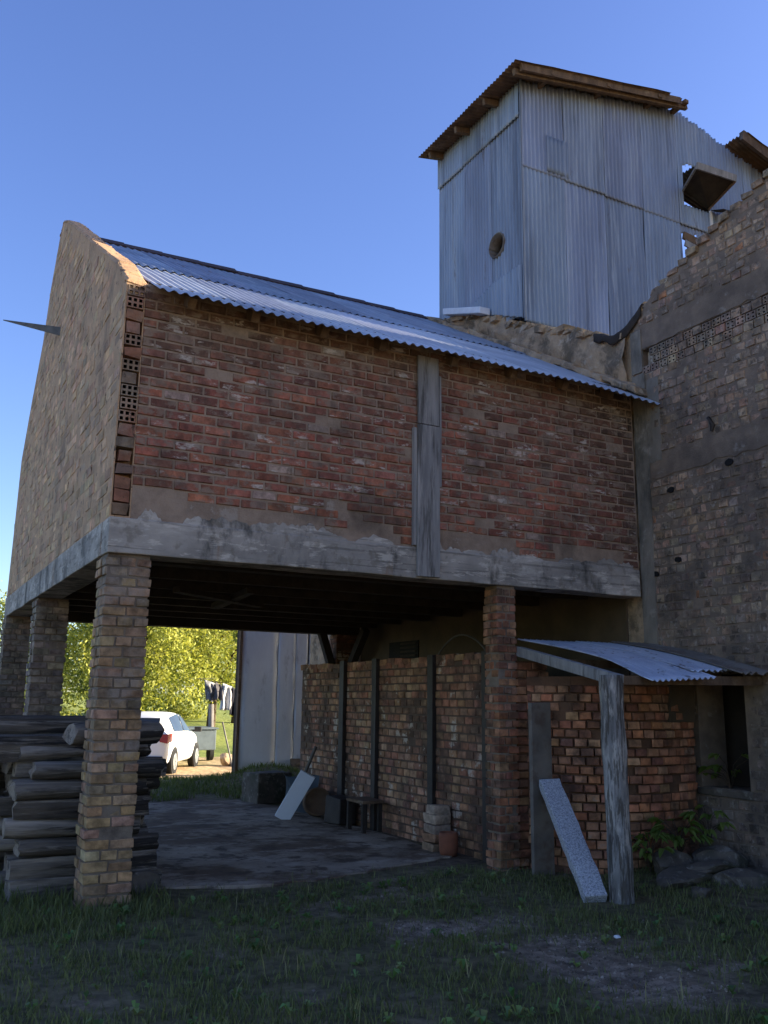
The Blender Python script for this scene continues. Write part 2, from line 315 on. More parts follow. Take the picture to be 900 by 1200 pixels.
# ------------------------------------------------------------------ ground
def gz(x, y):
    z = -.22*sstep(10.5, 14.5, y)+.32*math.exp(-(((x-5.3)/.9)**2+((y-9.7)/.8)**2))
    z += sstep(22, 60, y)*2.2
    z += .05*math.exp(-(((x-5.2)/.9)**2+((y+1.2)/.8)**2))
    k = 1-sstep(.2, .7, min(x+.1, 4.2-x, y-.2, 7.0-y))
    return z+k*(.022*nz(x*1.0, y*1.0)+.004*nz(x*4, y*4, 3))
def fbm(x, y, z=0, o=4):
    s = 0; a = .5
    for i in range(o): s += a*nz(x, y, z+i*7.3); x *= 2.1; y *= 2.1; a *= .5
    return s
G1, G2, DIRT, DIRT2 = (.105, .10, .055), (.155, .14, .08), (.20, .16, .125), (.34, .285, .235)
SAND, MEAD = (.55, .44, .29), (.26, .33, .09)
def bare(x, y):
    """0 grass .. 1 bare earth in the yard"""
    d = fbm(x*1.3, y*1.3, 2)*1.6
    p = 1-min(1, math.hypot((x-2.6)/1.0, (y+2.9)/1.25))         # gravel patch, right foreground
    p2 = 1-min(1, math.hypot((x-2.4)/1.0, (y+1.6)/.55))
    q = 1-min(1, math.hypot((x-2.1)/1.9, (y+.55)/.6))
    return sstep(.12, .85, d*.7+.95*max(p, p2*.8)+.40*q+.08)
def gcol(x, y):
    g = mixc(G1, G2, sstep(-.3, .4, fbm(x*1.7, y*1.7, 5)))
    dd = mixc(DIRT, DIRT2, sstep(-.25, .35, fbm(x*5, y*5, 9)))
    if y < .5: c = mixc(g, dd, bare(x, y))
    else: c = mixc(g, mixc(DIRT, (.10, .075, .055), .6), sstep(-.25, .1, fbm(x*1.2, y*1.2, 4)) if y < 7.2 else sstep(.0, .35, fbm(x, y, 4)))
    if y < -8.5: c = mixc(c, mixc((.36, .28, .17), (.26, .22, .11), sstep(-.3, .3, fbm(x*.5, y*.5, 7))), sstep(-8.5, -10.5, y+.4*nz(x*.8, y*.8)))  # unseen yard behind the camera made pale to bounce warm light forward
    if y > 7:
        tr = sstep(10.8, 11.8, y+.36*(x-4.5)*0+.3*nz(x, y))*(1-sstep(19, 22, y+.5*nz(x*.6, y*.6)))
        c = mixc(c, mixc(SAND, (.33, .26, .16), sstep(-.3, .3, fbm(x*2, y*2, 1))), tr)
        c = mixc(c, mixc(MEAD, (.14, .20, .05), sstep(-.3, .3, fbm(x*.7, y*.7, 1))), sstep(18.5, 21.5, y+.8*nz(x*.5, y*.5)))
    return c
def axis(lo, hi, step, far):
    a = list(np.arange(lo, hi+1e-6, step)); s = step; x = a[-1]; up = []
    while x < far: s *= 1.25; x += s; up.append(x)
    s = step; x = a[0]; dn = []
    while x > -far: s *= 1.25; x -= s; dn.append(x)
    return dn[::-1]+a+up
xs, ys = axis(-4, 9, .09, 600), axis(-7.5, 2, .09, 600)
mb = MB(); nx_, ny_ = len(xs), len(ys)
for y in ys:
    for x in xs: mb.v.append((x, y, gz(x, y)))
for j in range(ny_-1):
    for i in range(nx_-1):
        mb.f.append((j*nx_+i, j*nx_+i+1, (j+1)*nx_+i+1, (j+1)*nx_+i)); mb.mi.append(0); mb.sm.append(True)
        mb.c.append(gcol((xs[i]+xs[i+1])/2, (ys[j]+ys[j+1])/2))
mb.build('ground', M['ground'], kind='structure')
# concrete floor under the storehouse: a thin worn sheet with a broken edge
pts = []
base = [(.42, .62), (1.0, .50), (1.7, .28), (2.3, .34), (2.9, .55), (3.5, .75), (3.95, .9), (4.05, 2), (4.05, 4), (4.05, 5.6), (3.7, 6.9), (2.6, 7.1), (1.5, 7.0), (.5, 6.9), (.42, 4), (.42, 2)]
for i in range(len(base)):
    a, b = base[i], base[(i+1) % len(base)]
    for k in range(6):
        t = k/6; w_ = .05 if i < 6 else .02
        pts.append((lerp(a[0], b[0], t)+w_*nz(i+t*3, 2), lerp(a[1], b[1], t)+w_*1.6*nz(i*3+t*7, 8)))
mb = MB(); mb.prism(pts, lambda u, v, t: (u, v, t), -.03, .016)
mb.build('floor', M['slab'], kind='structure', bevel=.008)

# ------------------------------------------------------------------ the brick storehouse
Wd, Dp, ZB, ZT = 5.9, 7.3, 2.78, 3.08        # width, depth, beam bottom and top
SL = .573; EZ = 5.23                          # roof slope, roof height at the front wall plane
def roofz(y): return EZ+SL*y
store = thing('brick_storehouse', (2.9, 3.6, 0), 'red brick upper storey with zinc roof raised on brick pillars over an open ground floor', 'building')
PAL_RED = [(.29, .108, .074), (.255, .096, .068), (.23, .092, .068), (.31, .125, .084), (.19, .085, .066), (.27, .125, .09), (.24, .102, .076)]
# front wall
mb = MB()
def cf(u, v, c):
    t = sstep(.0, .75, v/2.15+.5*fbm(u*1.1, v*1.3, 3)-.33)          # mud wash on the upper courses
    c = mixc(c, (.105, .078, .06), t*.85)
    t = sstep(4.5, 5.6, u+.7*fbm(u, v*.8, 6)); c = mixc(c, (.055, .046, .040), t*.75)   # damp grime near the mill
    if rng.random() < .03: c = mixc(c, (.45, .43, .41), U(.15, .6))
    return c
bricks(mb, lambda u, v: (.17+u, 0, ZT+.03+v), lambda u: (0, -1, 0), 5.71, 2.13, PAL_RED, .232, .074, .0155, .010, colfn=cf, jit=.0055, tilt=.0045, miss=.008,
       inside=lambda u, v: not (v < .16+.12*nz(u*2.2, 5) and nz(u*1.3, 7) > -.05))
mb.box((.172, .001, ZT), (5.9, .22, 5.22), mi=1)
# thin rendered patches smeared over the lowest courses
for i in range(34):
    u0 = U(.1, 5.6); w_ = U(.15, .5); hh = U(.04, .13)*(1 if rng.random() < .7 else 1.5); n = 9
    n = 16; P = [(u0+w_*k/n, ZT-.005) for k in range(n+1)]+[(u0+w_*k/n, ZT+.004+hh*math.sin(math.pi*min(1, max(0, k/n)))**.6*(.6+.5*nz(k*.33, i)+.12*nz(k*1.1, i))) for k in range(n, -1, -1)]
    mb.prism(P, lambda u, v, t: (u, t, v), -.001-U(.0125, .018), 0, mi=2)
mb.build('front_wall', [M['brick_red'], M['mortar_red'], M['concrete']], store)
# hollow block ends on the corner
mb = MB(); z = 3.106; k = -3
while z < 5.1:
    if (k % 2 == 0 and k not in (-2, 0, 2, 12)) or k in (5, 13): holed(mb, (.015+U(-.006, .006), -.012, z), (1, 0, 0), (0, 0, 1), (0, -1, 0), .142, .1, 3, 2, pick([(.24, .14, .10), (.20, .125, .10), (.17, .115, .09)]))
    else: mb.box((.013+U(0, .02), -.002+U(-.010, .012), z+U(0, .01)), (.158+U(-.02, .01), .09, z+.1), pick([(.24, .12, .085), (.19, .12, .09), (.15, .11, .09)]), j=.011)
    z += .116; k += 1
mb.build('hollow_block_corner', [M['gable'], M['dark_hole']], store)
# gable wall (X = 0 face), irregular silhouette
gprof = [(0.02, 2.78+.3), (0.0, 5.22), (.5, 5.60), (2.61, 6.89), (3.5, 7.44), (4.2, 7.86), (4.62, 8.06), (4.86, 7.95), (5.37, 7.38), (5.72, 6.66), (6.45, 5.94), (7.08, 5.2), (7.18, 4.2), (7.31, 3.08)]
gp = []
for a, b in zip(gprof[1:], gprof[2:]):
    n = max(2, int(math.hypot(b[0]-a[0], b[1]-a[1])/.09))
    for k in range(n):
        t = k/n; e = .014*nz(a[0]*5+t*n*.8, 1.3)+.010*U(-1, 1)
        gp.append((lerp(a[0], b[0], t), lerp(a[1], b[1], t)+e))
gp = [(a, b) for a, b in gp if a > .1]
gp = [(.1, ZT), (.1, 5.26)]+gp+[(7.31, ZT)]
mb = MB(); mb.prism(gp, lambda u, v, t: (t, u, v), .0, .17, mi=1); mb.box((.0, .004, ZT), (.17, .0995, 3.10), mi=1); mb.box((.0, .004, 5.10), (.17, .0995, 5.22), mi=1)
mb.box((0.0, .004, 3.10), (.012, .0995, 5.10), mi=1); mb.box((.16, .004, 3.10), (.171, .0995, 5.10), mi=1)
def gtop(y): return pw(gprof[1:], y)
PAL_G = [(.45, .31, .20), (.42, .285, .185), (.47, .33, .215), (.39, .265, .175), (.44, .315, .215)]
bricks(mb, lambda u, v: (0, 7.29-u, ZT+.01+v), lambda u: (-1, 0, 0), 7.28, 5.0, PAL_G, .225, .098, .016, .002, jit=.0045, tilt=.003, miss=.04,
       inside=lambda u, v: ZT+v+.06 < gtop(7.29-u) and 7.29-u > .015)
mb.build('gable_wall', [M['gable'], M['gable_mortar']], store)
# parapet mortar coping following the rake
mb = MB()
for a, b in zip(gprof[1:7], gprof[2:8]):
    n = 5
    for k in range(n):
        y0, y1 = lerp(a[0], b[0], k/n), lerp(a[0], b[0], (k+1)/n); z0, z1 = lerp(a[1], b[1], k/n), lerp(a[1], b[1], (k+1)/n)
        h0 = .012+.02*nz(k*1.7, a[0]*3)
        x1 = .215+.03*nz(k*2.3, a[0])
        mb.hexa([(-.012, y0, z0-.02), (x1, y0, z0-.05), (x1, y1+.004, z1-.05), (-.012, y1+.004, z1-.02), (.012, y0, z0+.018), (x1-.05, y0, z0+h0), (x1-.05, y1+.004, z1+h0), (.012, y1+.004, z1+.018)], mi=0, j=.006)
mb.build('parapet_coping', M['gable_mortar'], store, bevel=.008)
# rear and inner closing walls of the upper storey
mb = MB(); mb.box((.17, 7.08, ZT), (Wd, 7.26, 5.1)); mb.build('rear_wall', M['gable_mortar'], store)
# concrete ring beams
def rough_beam(name, lo, hi, axis_, seg=26, amp=.008):
    mb = MB(); x0, y0, z0 = lo; x1, y1, z1 = hi
    L = (x1-x0) if axis_ == 0 else (y1-y0)
    def ring(t):
        e = [amp*nz(t*9, i*3.1, L) for i in range(4)]
        if axis_ == 0:
            X = x0+t*L; return [(X, y0+e[0], z0+e[1]*1.6), (X, y1, z0+e[2]), (X, y1, z1), (X, y0+e[3], z1+e[0]*.5)]
        Y = y0+t*L; return [(x0+e[0], Y, z0+e[1]*1.6), (x1, Y, z0+e[2]), (x1, Y, z1), (x0+e[3], Y, z1+e[0]*.5)]
    rs = [ring(i/seg) for i in range(seg+1)]
    vs = [p for r in rs for p in r]
    fs = [(i*4+k, i*4+(k+1) % 4, (i+1)*4+(k+1) % 4, (i+1)*4+k) for i in range(seg) for k in range(4)]
    fs += [(3, 2, 1, 0), (seg*4, seg*4+1, seg*4+2, seg*4+3)]
    mb.add(vs, fs); return mb.build(name, M['concrete'], store, bevel=.01)
rough_beam('front_beam', (-.005, -.035, ZB), (Wd-.02, .25, ZT), 0, 40)
rough_beam('side_beam', (-.012, .252, ZB), (.3, 7.3, ZT-.002), 1, 40)
mb = MB(); mb.box((.3, 7.0, 2.75), (Wd, 7.28, ZT-.004)); mb.build('rear_beam', M['near_black'], store)
# ceiling: boards on joists, near-black
mb = MB(); mb.box((.302, .252, 3.0), (Wd, 6.998, ZT-.006)); mb.build('ceiling', M['near_black'], store)
for i in range(7):
    y = .9+i*.92; mb = MB(); mb.beam((.31, y, 2.915+U(-.01, .01)), (Wd-.01, y+U(-.06, .06), 2.915), .12, .15, j=.008); mb.build('joist', M['wood_dark'], store)
for (a, b) in [((1.2, 2.2, 2.78), (2.6, 3.3, 2.78)), ((2.0, 2.0, 2.79), (2.2, 3.9, 2.79))]:
    mb = MB(); mb.beam(a, b, .10, .06, j=.01); mb.build('loose_board', M['wood_dark'], store)
# brick pillars
def pillar(x, y, w, d, h, pal, name='pillar', mats=('brick_tan', 'mortar_tan'), lean=0, z0=-.06):
    mb = MB(); mb.box((x+.012, y+.012, z0), (x+w-.012, y+d-.012, h), mi=1)
    z = z0; k = 0; ph = .083
    while z+ph < h+.02:
        t = min(z+ph-.012, h-.004)
        ox, oy = .012*nz(z*3, x, y)+U(-.006, .006), .010*nz(z*3, y, 9)+U(-.005, .005)
        if k % 2 == 0: cells = [(0, .5, 0, .33), (.5, 1, 0, .33), (0, .5, .33, .66), (.5, 1, .33, .66), (0, .5, .66, 1), (.5, 1, .66, 1)]
        else: cells = [(0, .32, 0, .5), (.32, .68, 0, .5), (.68, 1, 0, .5), (0, .32, .5, 1), (.32, .68, .5, 1), (.68, 1, .5, 1)]
        for (a, b, c, e) in cells:
            g = .007; jx = U(-.006, .006); jy = U(-.006, .006)
            mb.box((x+ox+a*w+(g if a > 0 else jx), y+oy+c*d+(g if c > 0 else jy), z+U(0, .006)), (x+ox+b*w-(g if b < 1 else jx*.8), y+oy+e*d-(g if e < 1 else jy*.8), t+U(-.006, .003)), pick(pal), j=.004)
        z += ph; k += 1
    return mb.build(name, [M[mats[0]], M[mats[1]]], store, bevel=.005)
PAL_T = [(.31, .215, .12), (.27, .18, .105), (.34, .25, .15), (.22, .16, .11), (.25, .17, .11), (.30, .20, .14)]
PAL_GR = [(.20, .17, .14), (.17, .15, .13), (.23, .19, .15), (.15, .13, .12)]
pillar(0.0, .0, .375, .36, ZB, PAL_T)
pillar(0.01, 4.0, .38, .36, ZB, PAL_GR); pillar(-.03, 6.92, .37, .36, ZB, PAL_GR)
PAL_M = [(.28, .13, .075), (.24, .11, .07), (.30, .17, .10), (.20, .10, .07), (.27, .16, .11)]
pillar(3.925, .0, .243, .238, ZB, PAL_M, mats=('kiln_brick', 'mortar_tan'))
pillar(4.17, .02, .40, .30, 2.02, PAL_M, name='pillar_buttress', mats=('kiln_brick', 'kiln_mortar'))
pillar(5.45, 7.0, .40, .34, 2.75, PAL_M, mats=('interior_brick', 'interior_mortar'))
mb = MB(); mb.beam((5.43, 7.1, 2.10), (5.20, 7.1, 2.78), .13, .12, up=(0, 1, 0)); mb.build('brace', M['wood_dark'], store)
mb = MB(); mb.beam((5.66, 6.3, 2.80), (5.66, 6.95, 2.1), .13, .12, up=(1, 0, 0)); mb.build('brace', M['wood_dark'], store)
# tall board cover on the facade, two lengths
def board(mb, x0, x1, y0, y1, z0, z1, n=10, cup=.004):
    mb.box((x0, y0, z0), (x1, y1, z1), j=.003)
mb = MB(); board(mb, 2.945, 3.205, -.066, -.040, 2.795, 4.34); mb.build('facing_board', M['wood_grey'], store, bevel=.004)
mb = MB(); board(mb, 2.955, 3.20, -.052, -.028, 4.355, 5.08); mb.build('facing_board', M['wood_grey'], store, bevel=.004)
mb = MB(); board(mb, 2.905, 2.94, -.05, -.01, 3.10, 4.30); board(mb, 3.21, 3.235, -.045, -.01, 3.72, 4.9); mb.build('batten', M['wood_grey'], store)
# rafters
for x in [.55, 1.15, 1.85, 2.5, 3.35, 4.1, 4.8, 5.45]:
    mb = MB(); a = Vector((x, -.16+U(-.03, .03), roofz(-.16)-.085)); b = Vector((x, 4.4, roofz(4.4)-.085)); mb.beam(a, b, .075, .1, j=.004); mb.build('rafter', M['wood_brown'], store)
mb = MB(); mb.beam((.2, .12, 5.24), (5.85, .12, 5.24), .09, .08, j=.003); mb.build('wall_plate', M['wood_dark'], store)
# roof sheets: upper and lower courses, front and rear slope
nF = Vector((0, -SL, 1)).normalized(); dF = Vector((0, 1, SL)).normalized()
LF = 4.6/dF.y
def sag(u, v):    # the eave droops at the mill end
    t = sstep(4.6, 6.2, u)*(1-sstep(0, 1.7, v)); return (0, -.12*t, -.13*t+.01*nz(u*1.2, v))
mb = MB(); 
def sheets(mb, x0, x1, y0, L, zo, base, sagf=None, step=.80):
    x = x0; i = 0
    while x < x1-.05:
        w_ = min(step+.1, x1-x); dy = U(-.03, .02); zz = zo+.004*(i % 2)
        corr(mb, Vector((x, y0+dy, roofz(y0+dy)+zz)), (1, 0, 0), dF, nF, w_, L-dy, .1, .012, 8, base=base,
             warp=(lambda u, v, x=x: sagf(x-.22+u, v)) if sagf else (lambda u, v, i=i: (0, 0, .006*nz(u+i*3, v*1.3))))
        x += step; i += 1
sheets(mb, .22, 6.18, -.30, 2.45, 0, ZLIT, sag)
mb.build('lower_roof_sheets', M['zinc_lit'], store)
mb = MB(); sheets(mb, .22, 5.94, 1.75, (4.6-1.75)/dF.y, .018, ZR)
mb.build('upper_roof_sheets', M['zinc_roof'], store)
dB = Vector((0, 1, -.98)).normalized(); nB = Vector((0, .98, 1)).normalized()
mb = MB(); corr(mb, Vector((.2, 4.6, roofz(4.6)+.0)), (1, 0, 0), dB, nB, 5.7, 3.95, .1, .012, 4); mb.build('rear_roof_sheets', M['zinc_roof'], store)
mb = MB(); x = .2
while x < 5.75:
    L = .62; z = roofz(4.6)+.03+U(-.006, .006)
    mb.add([(x, 4.42, z-.10), (x, 4.6, z+.035), (x, 4.8, z-.15), (x+L, 4.42, z-.085), (x+L, 4.6, z+.05), (x+L, 4.8, z-.135)], [(0, 3, 4, 1), (1, 4, 5, 2)]); x += .55
mb.build('ridge_cap', M['ridge'], store, solid=.015)
mb = MB()
for k in range(26):
    t = k/25; y = -.1+t*4.5; mb.obox((5.86+.03*nz(k*.7, 2), y, roofz(y)+.05), (.11+.05*nz(k, 4), 0, 0), (0, .12, .12*SL), (0, 0, .045), j=.02)
mb.build('mortar_flashing', M['rubble'], store, bevel=.015)
# flat iron rod out of the gable
mb = MB(); a = Vector((0.05, 3.96, 6.20)); b = Vector((-.62, 4.86, 6.545)); d = (b-a).normalized(); s_ = d.cross(Vector((0, 0, 1))).normalized()
mb.add([a-s_*.02+Vector((0, 0, .045)), a+s_*.02+Vector((0, 0, .045)), a+s_*.02-Vector((0, 0, .075)), a-s_*.02-Vector((0, 0, .075)), b-s_*.006+Vector((0, 0, .012)), b+s_*.006+Vector((0, 0, .012)), b+s_*.006, b-s_*.006],
       [(0, 1, 2, 3), (7, 6, 5, 4), (0, 4, 5, 1), (1, 5, 6, 2), (2, 6, 7, 3), (3, 7, 4, 0)])
mb.build('iron_bracket', M['rod_metal'], store, label='tapering iron bracket sticking out of the gable wall')

# ------------------------------------------------------------------ partition wall below
part = thing('partition_wall', (4.2, 3, 0), 'low brick partition wall with dark upright strips running back from the middle pillar', 'wall')
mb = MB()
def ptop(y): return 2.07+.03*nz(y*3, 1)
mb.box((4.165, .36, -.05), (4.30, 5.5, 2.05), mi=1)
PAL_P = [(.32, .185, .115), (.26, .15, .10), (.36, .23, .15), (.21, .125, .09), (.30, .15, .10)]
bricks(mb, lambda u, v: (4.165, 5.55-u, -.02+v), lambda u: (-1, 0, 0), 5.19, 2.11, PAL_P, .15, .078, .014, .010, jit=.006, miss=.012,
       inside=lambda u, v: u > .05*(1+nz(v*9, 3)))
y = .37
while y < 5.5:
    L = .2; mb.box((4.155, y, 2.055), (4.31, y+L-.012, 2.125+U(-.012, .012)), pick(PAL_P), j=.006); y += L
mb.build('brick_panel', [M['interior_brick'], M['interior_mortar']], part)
for y, w_ in ((.50, .11), (1.62, .12), (3.02, .12), (3.98, .13)):
    mb = MB(); mb.box((4.10, y-w_/2, -.02), (4.163, y+w_/2, 2.14), j=.006); mb.build('upright_strip', M['iron'], part, bevel=.004)

# ------------------------------------------------------------------ the old brick mill
mill = thing('brick_mill', (9, 2, 0), 'tall weathered brown brick mill wall with hollow block band and plastered corner', 'building')
XW = 5.95
def milltop(y):
    return pw([(-9.2, 6.2), (-5.2, 8.35), (-2.04, 6.93), (-1.6, 6.80), (-1.12, 6.60), (-.38, 6.33), (.02, 6.0), (.2, 5.92), (.57, 6.1), (1.0, 6.35), (1.6, 6.60), (2.31, 6.95), (3.0, 7.32), (3.96, 7.68), (4.4, 7.72), (9.3, 7.7)], y)
OP = (-1.30, -.70, .78, 1.92)       # window opening y0,y1,z0,z1
mb = MB()
def wallpoly(y0, y1, zb, zt=None, n=1, mi=1):
    ys_ = [lerp(y0, y1, k/n) for k in range(n+1)]
    top = [(y, zt if zt else milltop(y)+.012*U(-1, 1)) for y in ys_]
    mb.prism([(y0, zb), (y1, zb)]+top[::-1], lambda u, v, t: (t, u, v), XW, XW+.38, mi=mi)
HB = (-2.75, -.16, 5.375, 5.69)
wallpoly(-9.2, HB[0], -.05, n=70); wallpoly(HB[1], 0.0, -.05, n=10)
wallpoly(HB[0], OP[0], -.05, HB[2]); wallpoly(OP[0], OP[1], OP[3], HB[2]); wallpoly(OP[1], HB[1], -.05, HB[2]); wallpoly(HB[0], HB[1], HB[3], n=34)
mb.box((XW+.12, HB[0], HB[2]), (XW+.38, HB[1], HB[3]), mi=1)
mb.prism([(OP[0], -.05), (OP[1], -.05), (OP[1], OP[2]), (OP[0], OP[2])], lambda u, v, t: (t, u, v), XW, XW+.38, mi=1)
PAL_W = [(.29, .215, .155), (.26, .19, .14), (.31, .235, .17), (.24, .18, .135), (.28, .19, .135), (.23, .18, .145), (.30, .235, .18)]
def win(u, v):
    y = -u-.02; z = v
    if z+.05 > milltop(y): return False
    if OP[0]-.02 < y < OP[1]+.02 and OP[2] < z < OP[3]+.02: return False
    if -2.75 < y < -.16 and 5.37 < z < 5.69: return False           # hollow block band
    if 5.68 < z < 5.98 and y > -3: return False                      # rendered beams
    if 4.10 < z < 4.42: return False
    return True
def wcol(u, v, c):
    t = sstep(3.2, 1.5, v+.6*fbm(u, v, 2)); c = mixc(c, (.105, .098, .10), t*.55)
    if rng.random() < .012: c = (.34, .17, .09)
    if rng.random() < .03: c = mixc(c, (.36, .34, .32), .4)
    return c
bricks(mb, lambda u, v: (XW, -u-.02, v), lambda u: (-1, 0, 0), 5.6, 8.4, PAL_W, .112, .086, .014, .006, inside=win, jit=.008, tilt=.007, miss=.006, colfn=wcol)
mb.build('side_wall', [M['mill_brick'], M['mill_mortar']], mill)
mb = MB(); z = 5.385
for r in range(3):
    y = -.17-(.06*r) if r != 1 else -.34
    while y > -2.7:
        if rng.random() < .74 and not (r == 1 and y > -.3): holed(mb, (XW-.012+U(-.003, .003), y, z), (0, -1, 0), (0, 0, 1), (-1, 0, 0), .118, .088, 2, 2, pick([(.27, .21, .16), (.31, .23, .17), (.22, .18, .15)]), rr=.19)
        else: mb.box((XW-.014, y-.118, z), (XW+.11, y, z+.088), pick(PAL_W), j=.004)
        y -= .132
    z += .1
mb.box((XW-.002, HB[0], HB[2]), (XW+.119, HB[1], HB[2]+.006), mi=0); mb.box((XW+.095, HB[0]+.001, HB[2]+.01), (XW+.118, HB[1]-.001, HB[3]-.001), mi=0)
mb.build('hollow_block_band', [M['mill_brick'], M['dark_hole']], mill)
def slabpatch(name, y0, y1, z0, z1, t, mat, n=24, amp=.02):
    mb = MB(); lo = [(lerp(y0, y1, k/n), z0+amp*nz(k*.7, z0*3, y0)) for k in range(n+1)]; hi = [(lerp(y0, y1, k/n), z1+amp*nz(k*.6, z1*5, y0)) for k in range(n, -1, -1)]
    mb.prism(lo+hi, lambda u, v, s: (s, u, v), XW-t, XW+.01); return mb.build(name, M[mat], mill)
slabpatch('tie_beam', -5.3, -.14, 5.70, 5.96, .010, 'mill_mortar', n=60, amp=.03); slabpatch('lintel_band', -5.3, -.22, 4.12, 4.40, .009, 'mill_mortar', n=60, amp=.05)
slabpatch('corner_pilaster', -.20, .0, 2.2, 5.4, .022, 'plaster'); slabpatch('plaster_patch', -.40, -.205, 4.3, 5.3, .013, 'plaster')
slabpatch('plaster_patch', -.17, -.0, 5.42, 5.95, .02, 'plaster')
# put-log holes: flat near-black discs, their shade put into the colour; a clay spout
for y, z in ((-.50, 3.93), (-1.32, 4.06), (-.56, 3.14), (-.22, 3.02)):
    mb = MB(); n = 8
    mb.prism([(y+.05*math.cos(k*6.283/n)*U(.8, 1.2), z+.035*math.sin(k*6.283/n)*U(.8, 1.2)) for k in range(n)], lambda u, v, t: (t, u, v), XW-.018, XW-.004); mb.build('hole_shade_disc', M['dark_hole'], mill)
mb = MB(); mb.tube([(XW-.03, -1.10, 4.60), (XW-.03, -1.15, 4.50), (XW-.025, -1.13, 4.44)], [.02, .025, .015], 6); mb.build('iron_hook', M['iron'], mill)
# wall above and behind the storehouse
mb = MB()
ys_ = [lerp(0, 4.4, k/60) for k in range(61)]
mb.prism([(0, -.05), (4.4, -.05)]+[(y, milltop(y)+.02*U(-1, 1)) for y in ys_[::-1]], lambda u, v, t: (t, u, v), XW, XW+.38)
mb.prism([(4.4, -.05), (9.3, -.05), (9.3, 7.7), (4.4, 7.7)], lambda u, v, t: (t, u, v), XW+.002, XW+.38)
mb.build('rear_side_wall', M['rubble'], mill)
mb = MB()
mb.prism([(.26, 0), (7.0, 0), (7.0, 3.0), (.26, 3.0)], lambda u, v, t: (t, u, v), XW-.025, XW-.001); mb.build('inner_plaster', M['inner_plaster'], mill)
mb = MB(); mb.grid(60, 8, lambda u, v: (XW-.03-.07*v*(1-v)*4*abs(.7+nz(u*14, v*3)), .05+u*4.2, lerp(roofz(.05+u*4.2)+.02, milltop(.05+u*4.2)+.02, v)+.01*nz(u*30, v*5)))
mb.build('rubble_facing', M['rubble'], mill)
mb = MB()
for k in range(60):
    y = .1+4.1*k/60+U(-.03, .03); mb.obox((XW+.0+U(-.05, .1), y, milltop(y)+U(-.03, .02)), (U(.06, .12), 0, 0), (0, U(.04, .08), 0), (0, 0, U(.02, .045)), j=.02)
mb.build('loose_rubble', M['rubble'], mill, bevel=.01)
mb = MB(); y = -.1
while y > -5.0:
    mb.obox((XW+.15, y, milltop(y)+.01), (.17+U(-.03, .03), 0, 0), (0, .07, 0), (0, 0, .035), pick(PAL_W), j=.015); y -= .145+U(0, .02)
mb.build('coping_bricks', M['mill_brick'], mill, bevel=.006)
# other walls and low roofs of the mill
mb = MB(); mb.box((XW+.38, 8.95, 0), (12.5, 9.3, 7.7)); mb.box((12.15, 2.4, 0), (12.5, 8.95, 7.7)); mb.box((XW+.38, -9.2, 0), (12.5, -8.9, 6.2)); mb.box((12.15, -8.9, 0), (12.5, 2.4, 6.2)); mb.build('outer_wall', M['mill_mortar'], mill)
mb = MB(); corr(mb, Vector((XW+.02, 4.3, 7.76)), (0, 1, 0), (1, 0, 0), (0, 0, 1), 5.1, 6.6, .1, .012, 2)
mb.build('rear_roof', M['zinc_roof'], mill)
# bent dark tin flap at the junction
mb = MB()
def flap(u, v):
    y = lerp(.58, -.20, u)+.03*nz(v*3, u*4); d = lerp(.24, -.07-.05*math.sin(u*5), min(1, v*1.6)); drop = max(0, v-.55)*(.24+.12*nz(u*5, 3))
    return (XW+d-.03*max(0, v-.6)*nz(u*6, 9), y, milltop(y)+.055+.10*u*(1-v)+.03*nz(u*5, v*2)-drop)
mb.grid(14, 8, flap); mb.build('tin_flap', M['wood_dark'], mill, solid=.006)
# sill and plants' ledge in the opening
mb = MB(); mb.box((XW-.03, OP[0]-.04, OP[2]-.075), (XW+.3, OP[1]+.05, OP[2]-.002), j=.006); mb.build('window_sill', M['stone'], mill, bevel=.01)
mb = MB(); mb.box((XW+.5, -2.2, 0), (XW+.56, .3, 2.8)); mb.build('inner_wall', M['near_black'], mill)
mb = MB()
for (a, b, c, d) in ((4.95, 5.9, 2.28, 2.56),):
    mb.box((XW-.045, a, c), (XW-.026, b, d))
    for k in range(4): mb.box((XW-.06, a+.05, c+.03+k*.065), (XW-.046, b-.4, c+.06+k*.065), mi=1)
mb.build('louver_window', [M['dark_hole'], M['wood_dark']], mill)

# tall unseen block added beyond the mill to shade the tower and roof
blocker = thing('shade_block', (15.7, -.7, 0), 'tall plain block added out of view beyond the mill to shade the tower', 'building')
AX0, AX1, AY0, AY1, AH = 14.0, 17.5, -2.9, 1.5, 14.9
mb = MB()
for (x0, y0, x1, y1) in ((AX0, AY0, AX1, AY0+.3), (AX0, AY1-.3, AX1, AY1), (AX0, AY0+.3, AX0+.3, AY1-.3), (AX1-.3, AY0+.3, AX1, AY1-.3)): mb.box((x0, y0, -.05), (x1, y1, AH))
mb.build('wall', M['mill_mortar'], blocker)
mb = MB()
mb.add([(AX0-.2, AY0-.0, AH+.002), (AX1+.2, AY0-.0, AH+.002), (AX1+.2, AY1+.2, AH+.002), (AX0-.2, AY1+.2, AH+.002), (AX0-.2, .1, AH+.9), (AX1+.2, .1, AH+.9)], [(0, 1, 5, 4), (2, 3, 4, 5), (1, 2, 5), (3, 0, 4)]); mb.build('roof', M['zinc_roof'], blocker, solid=.03)

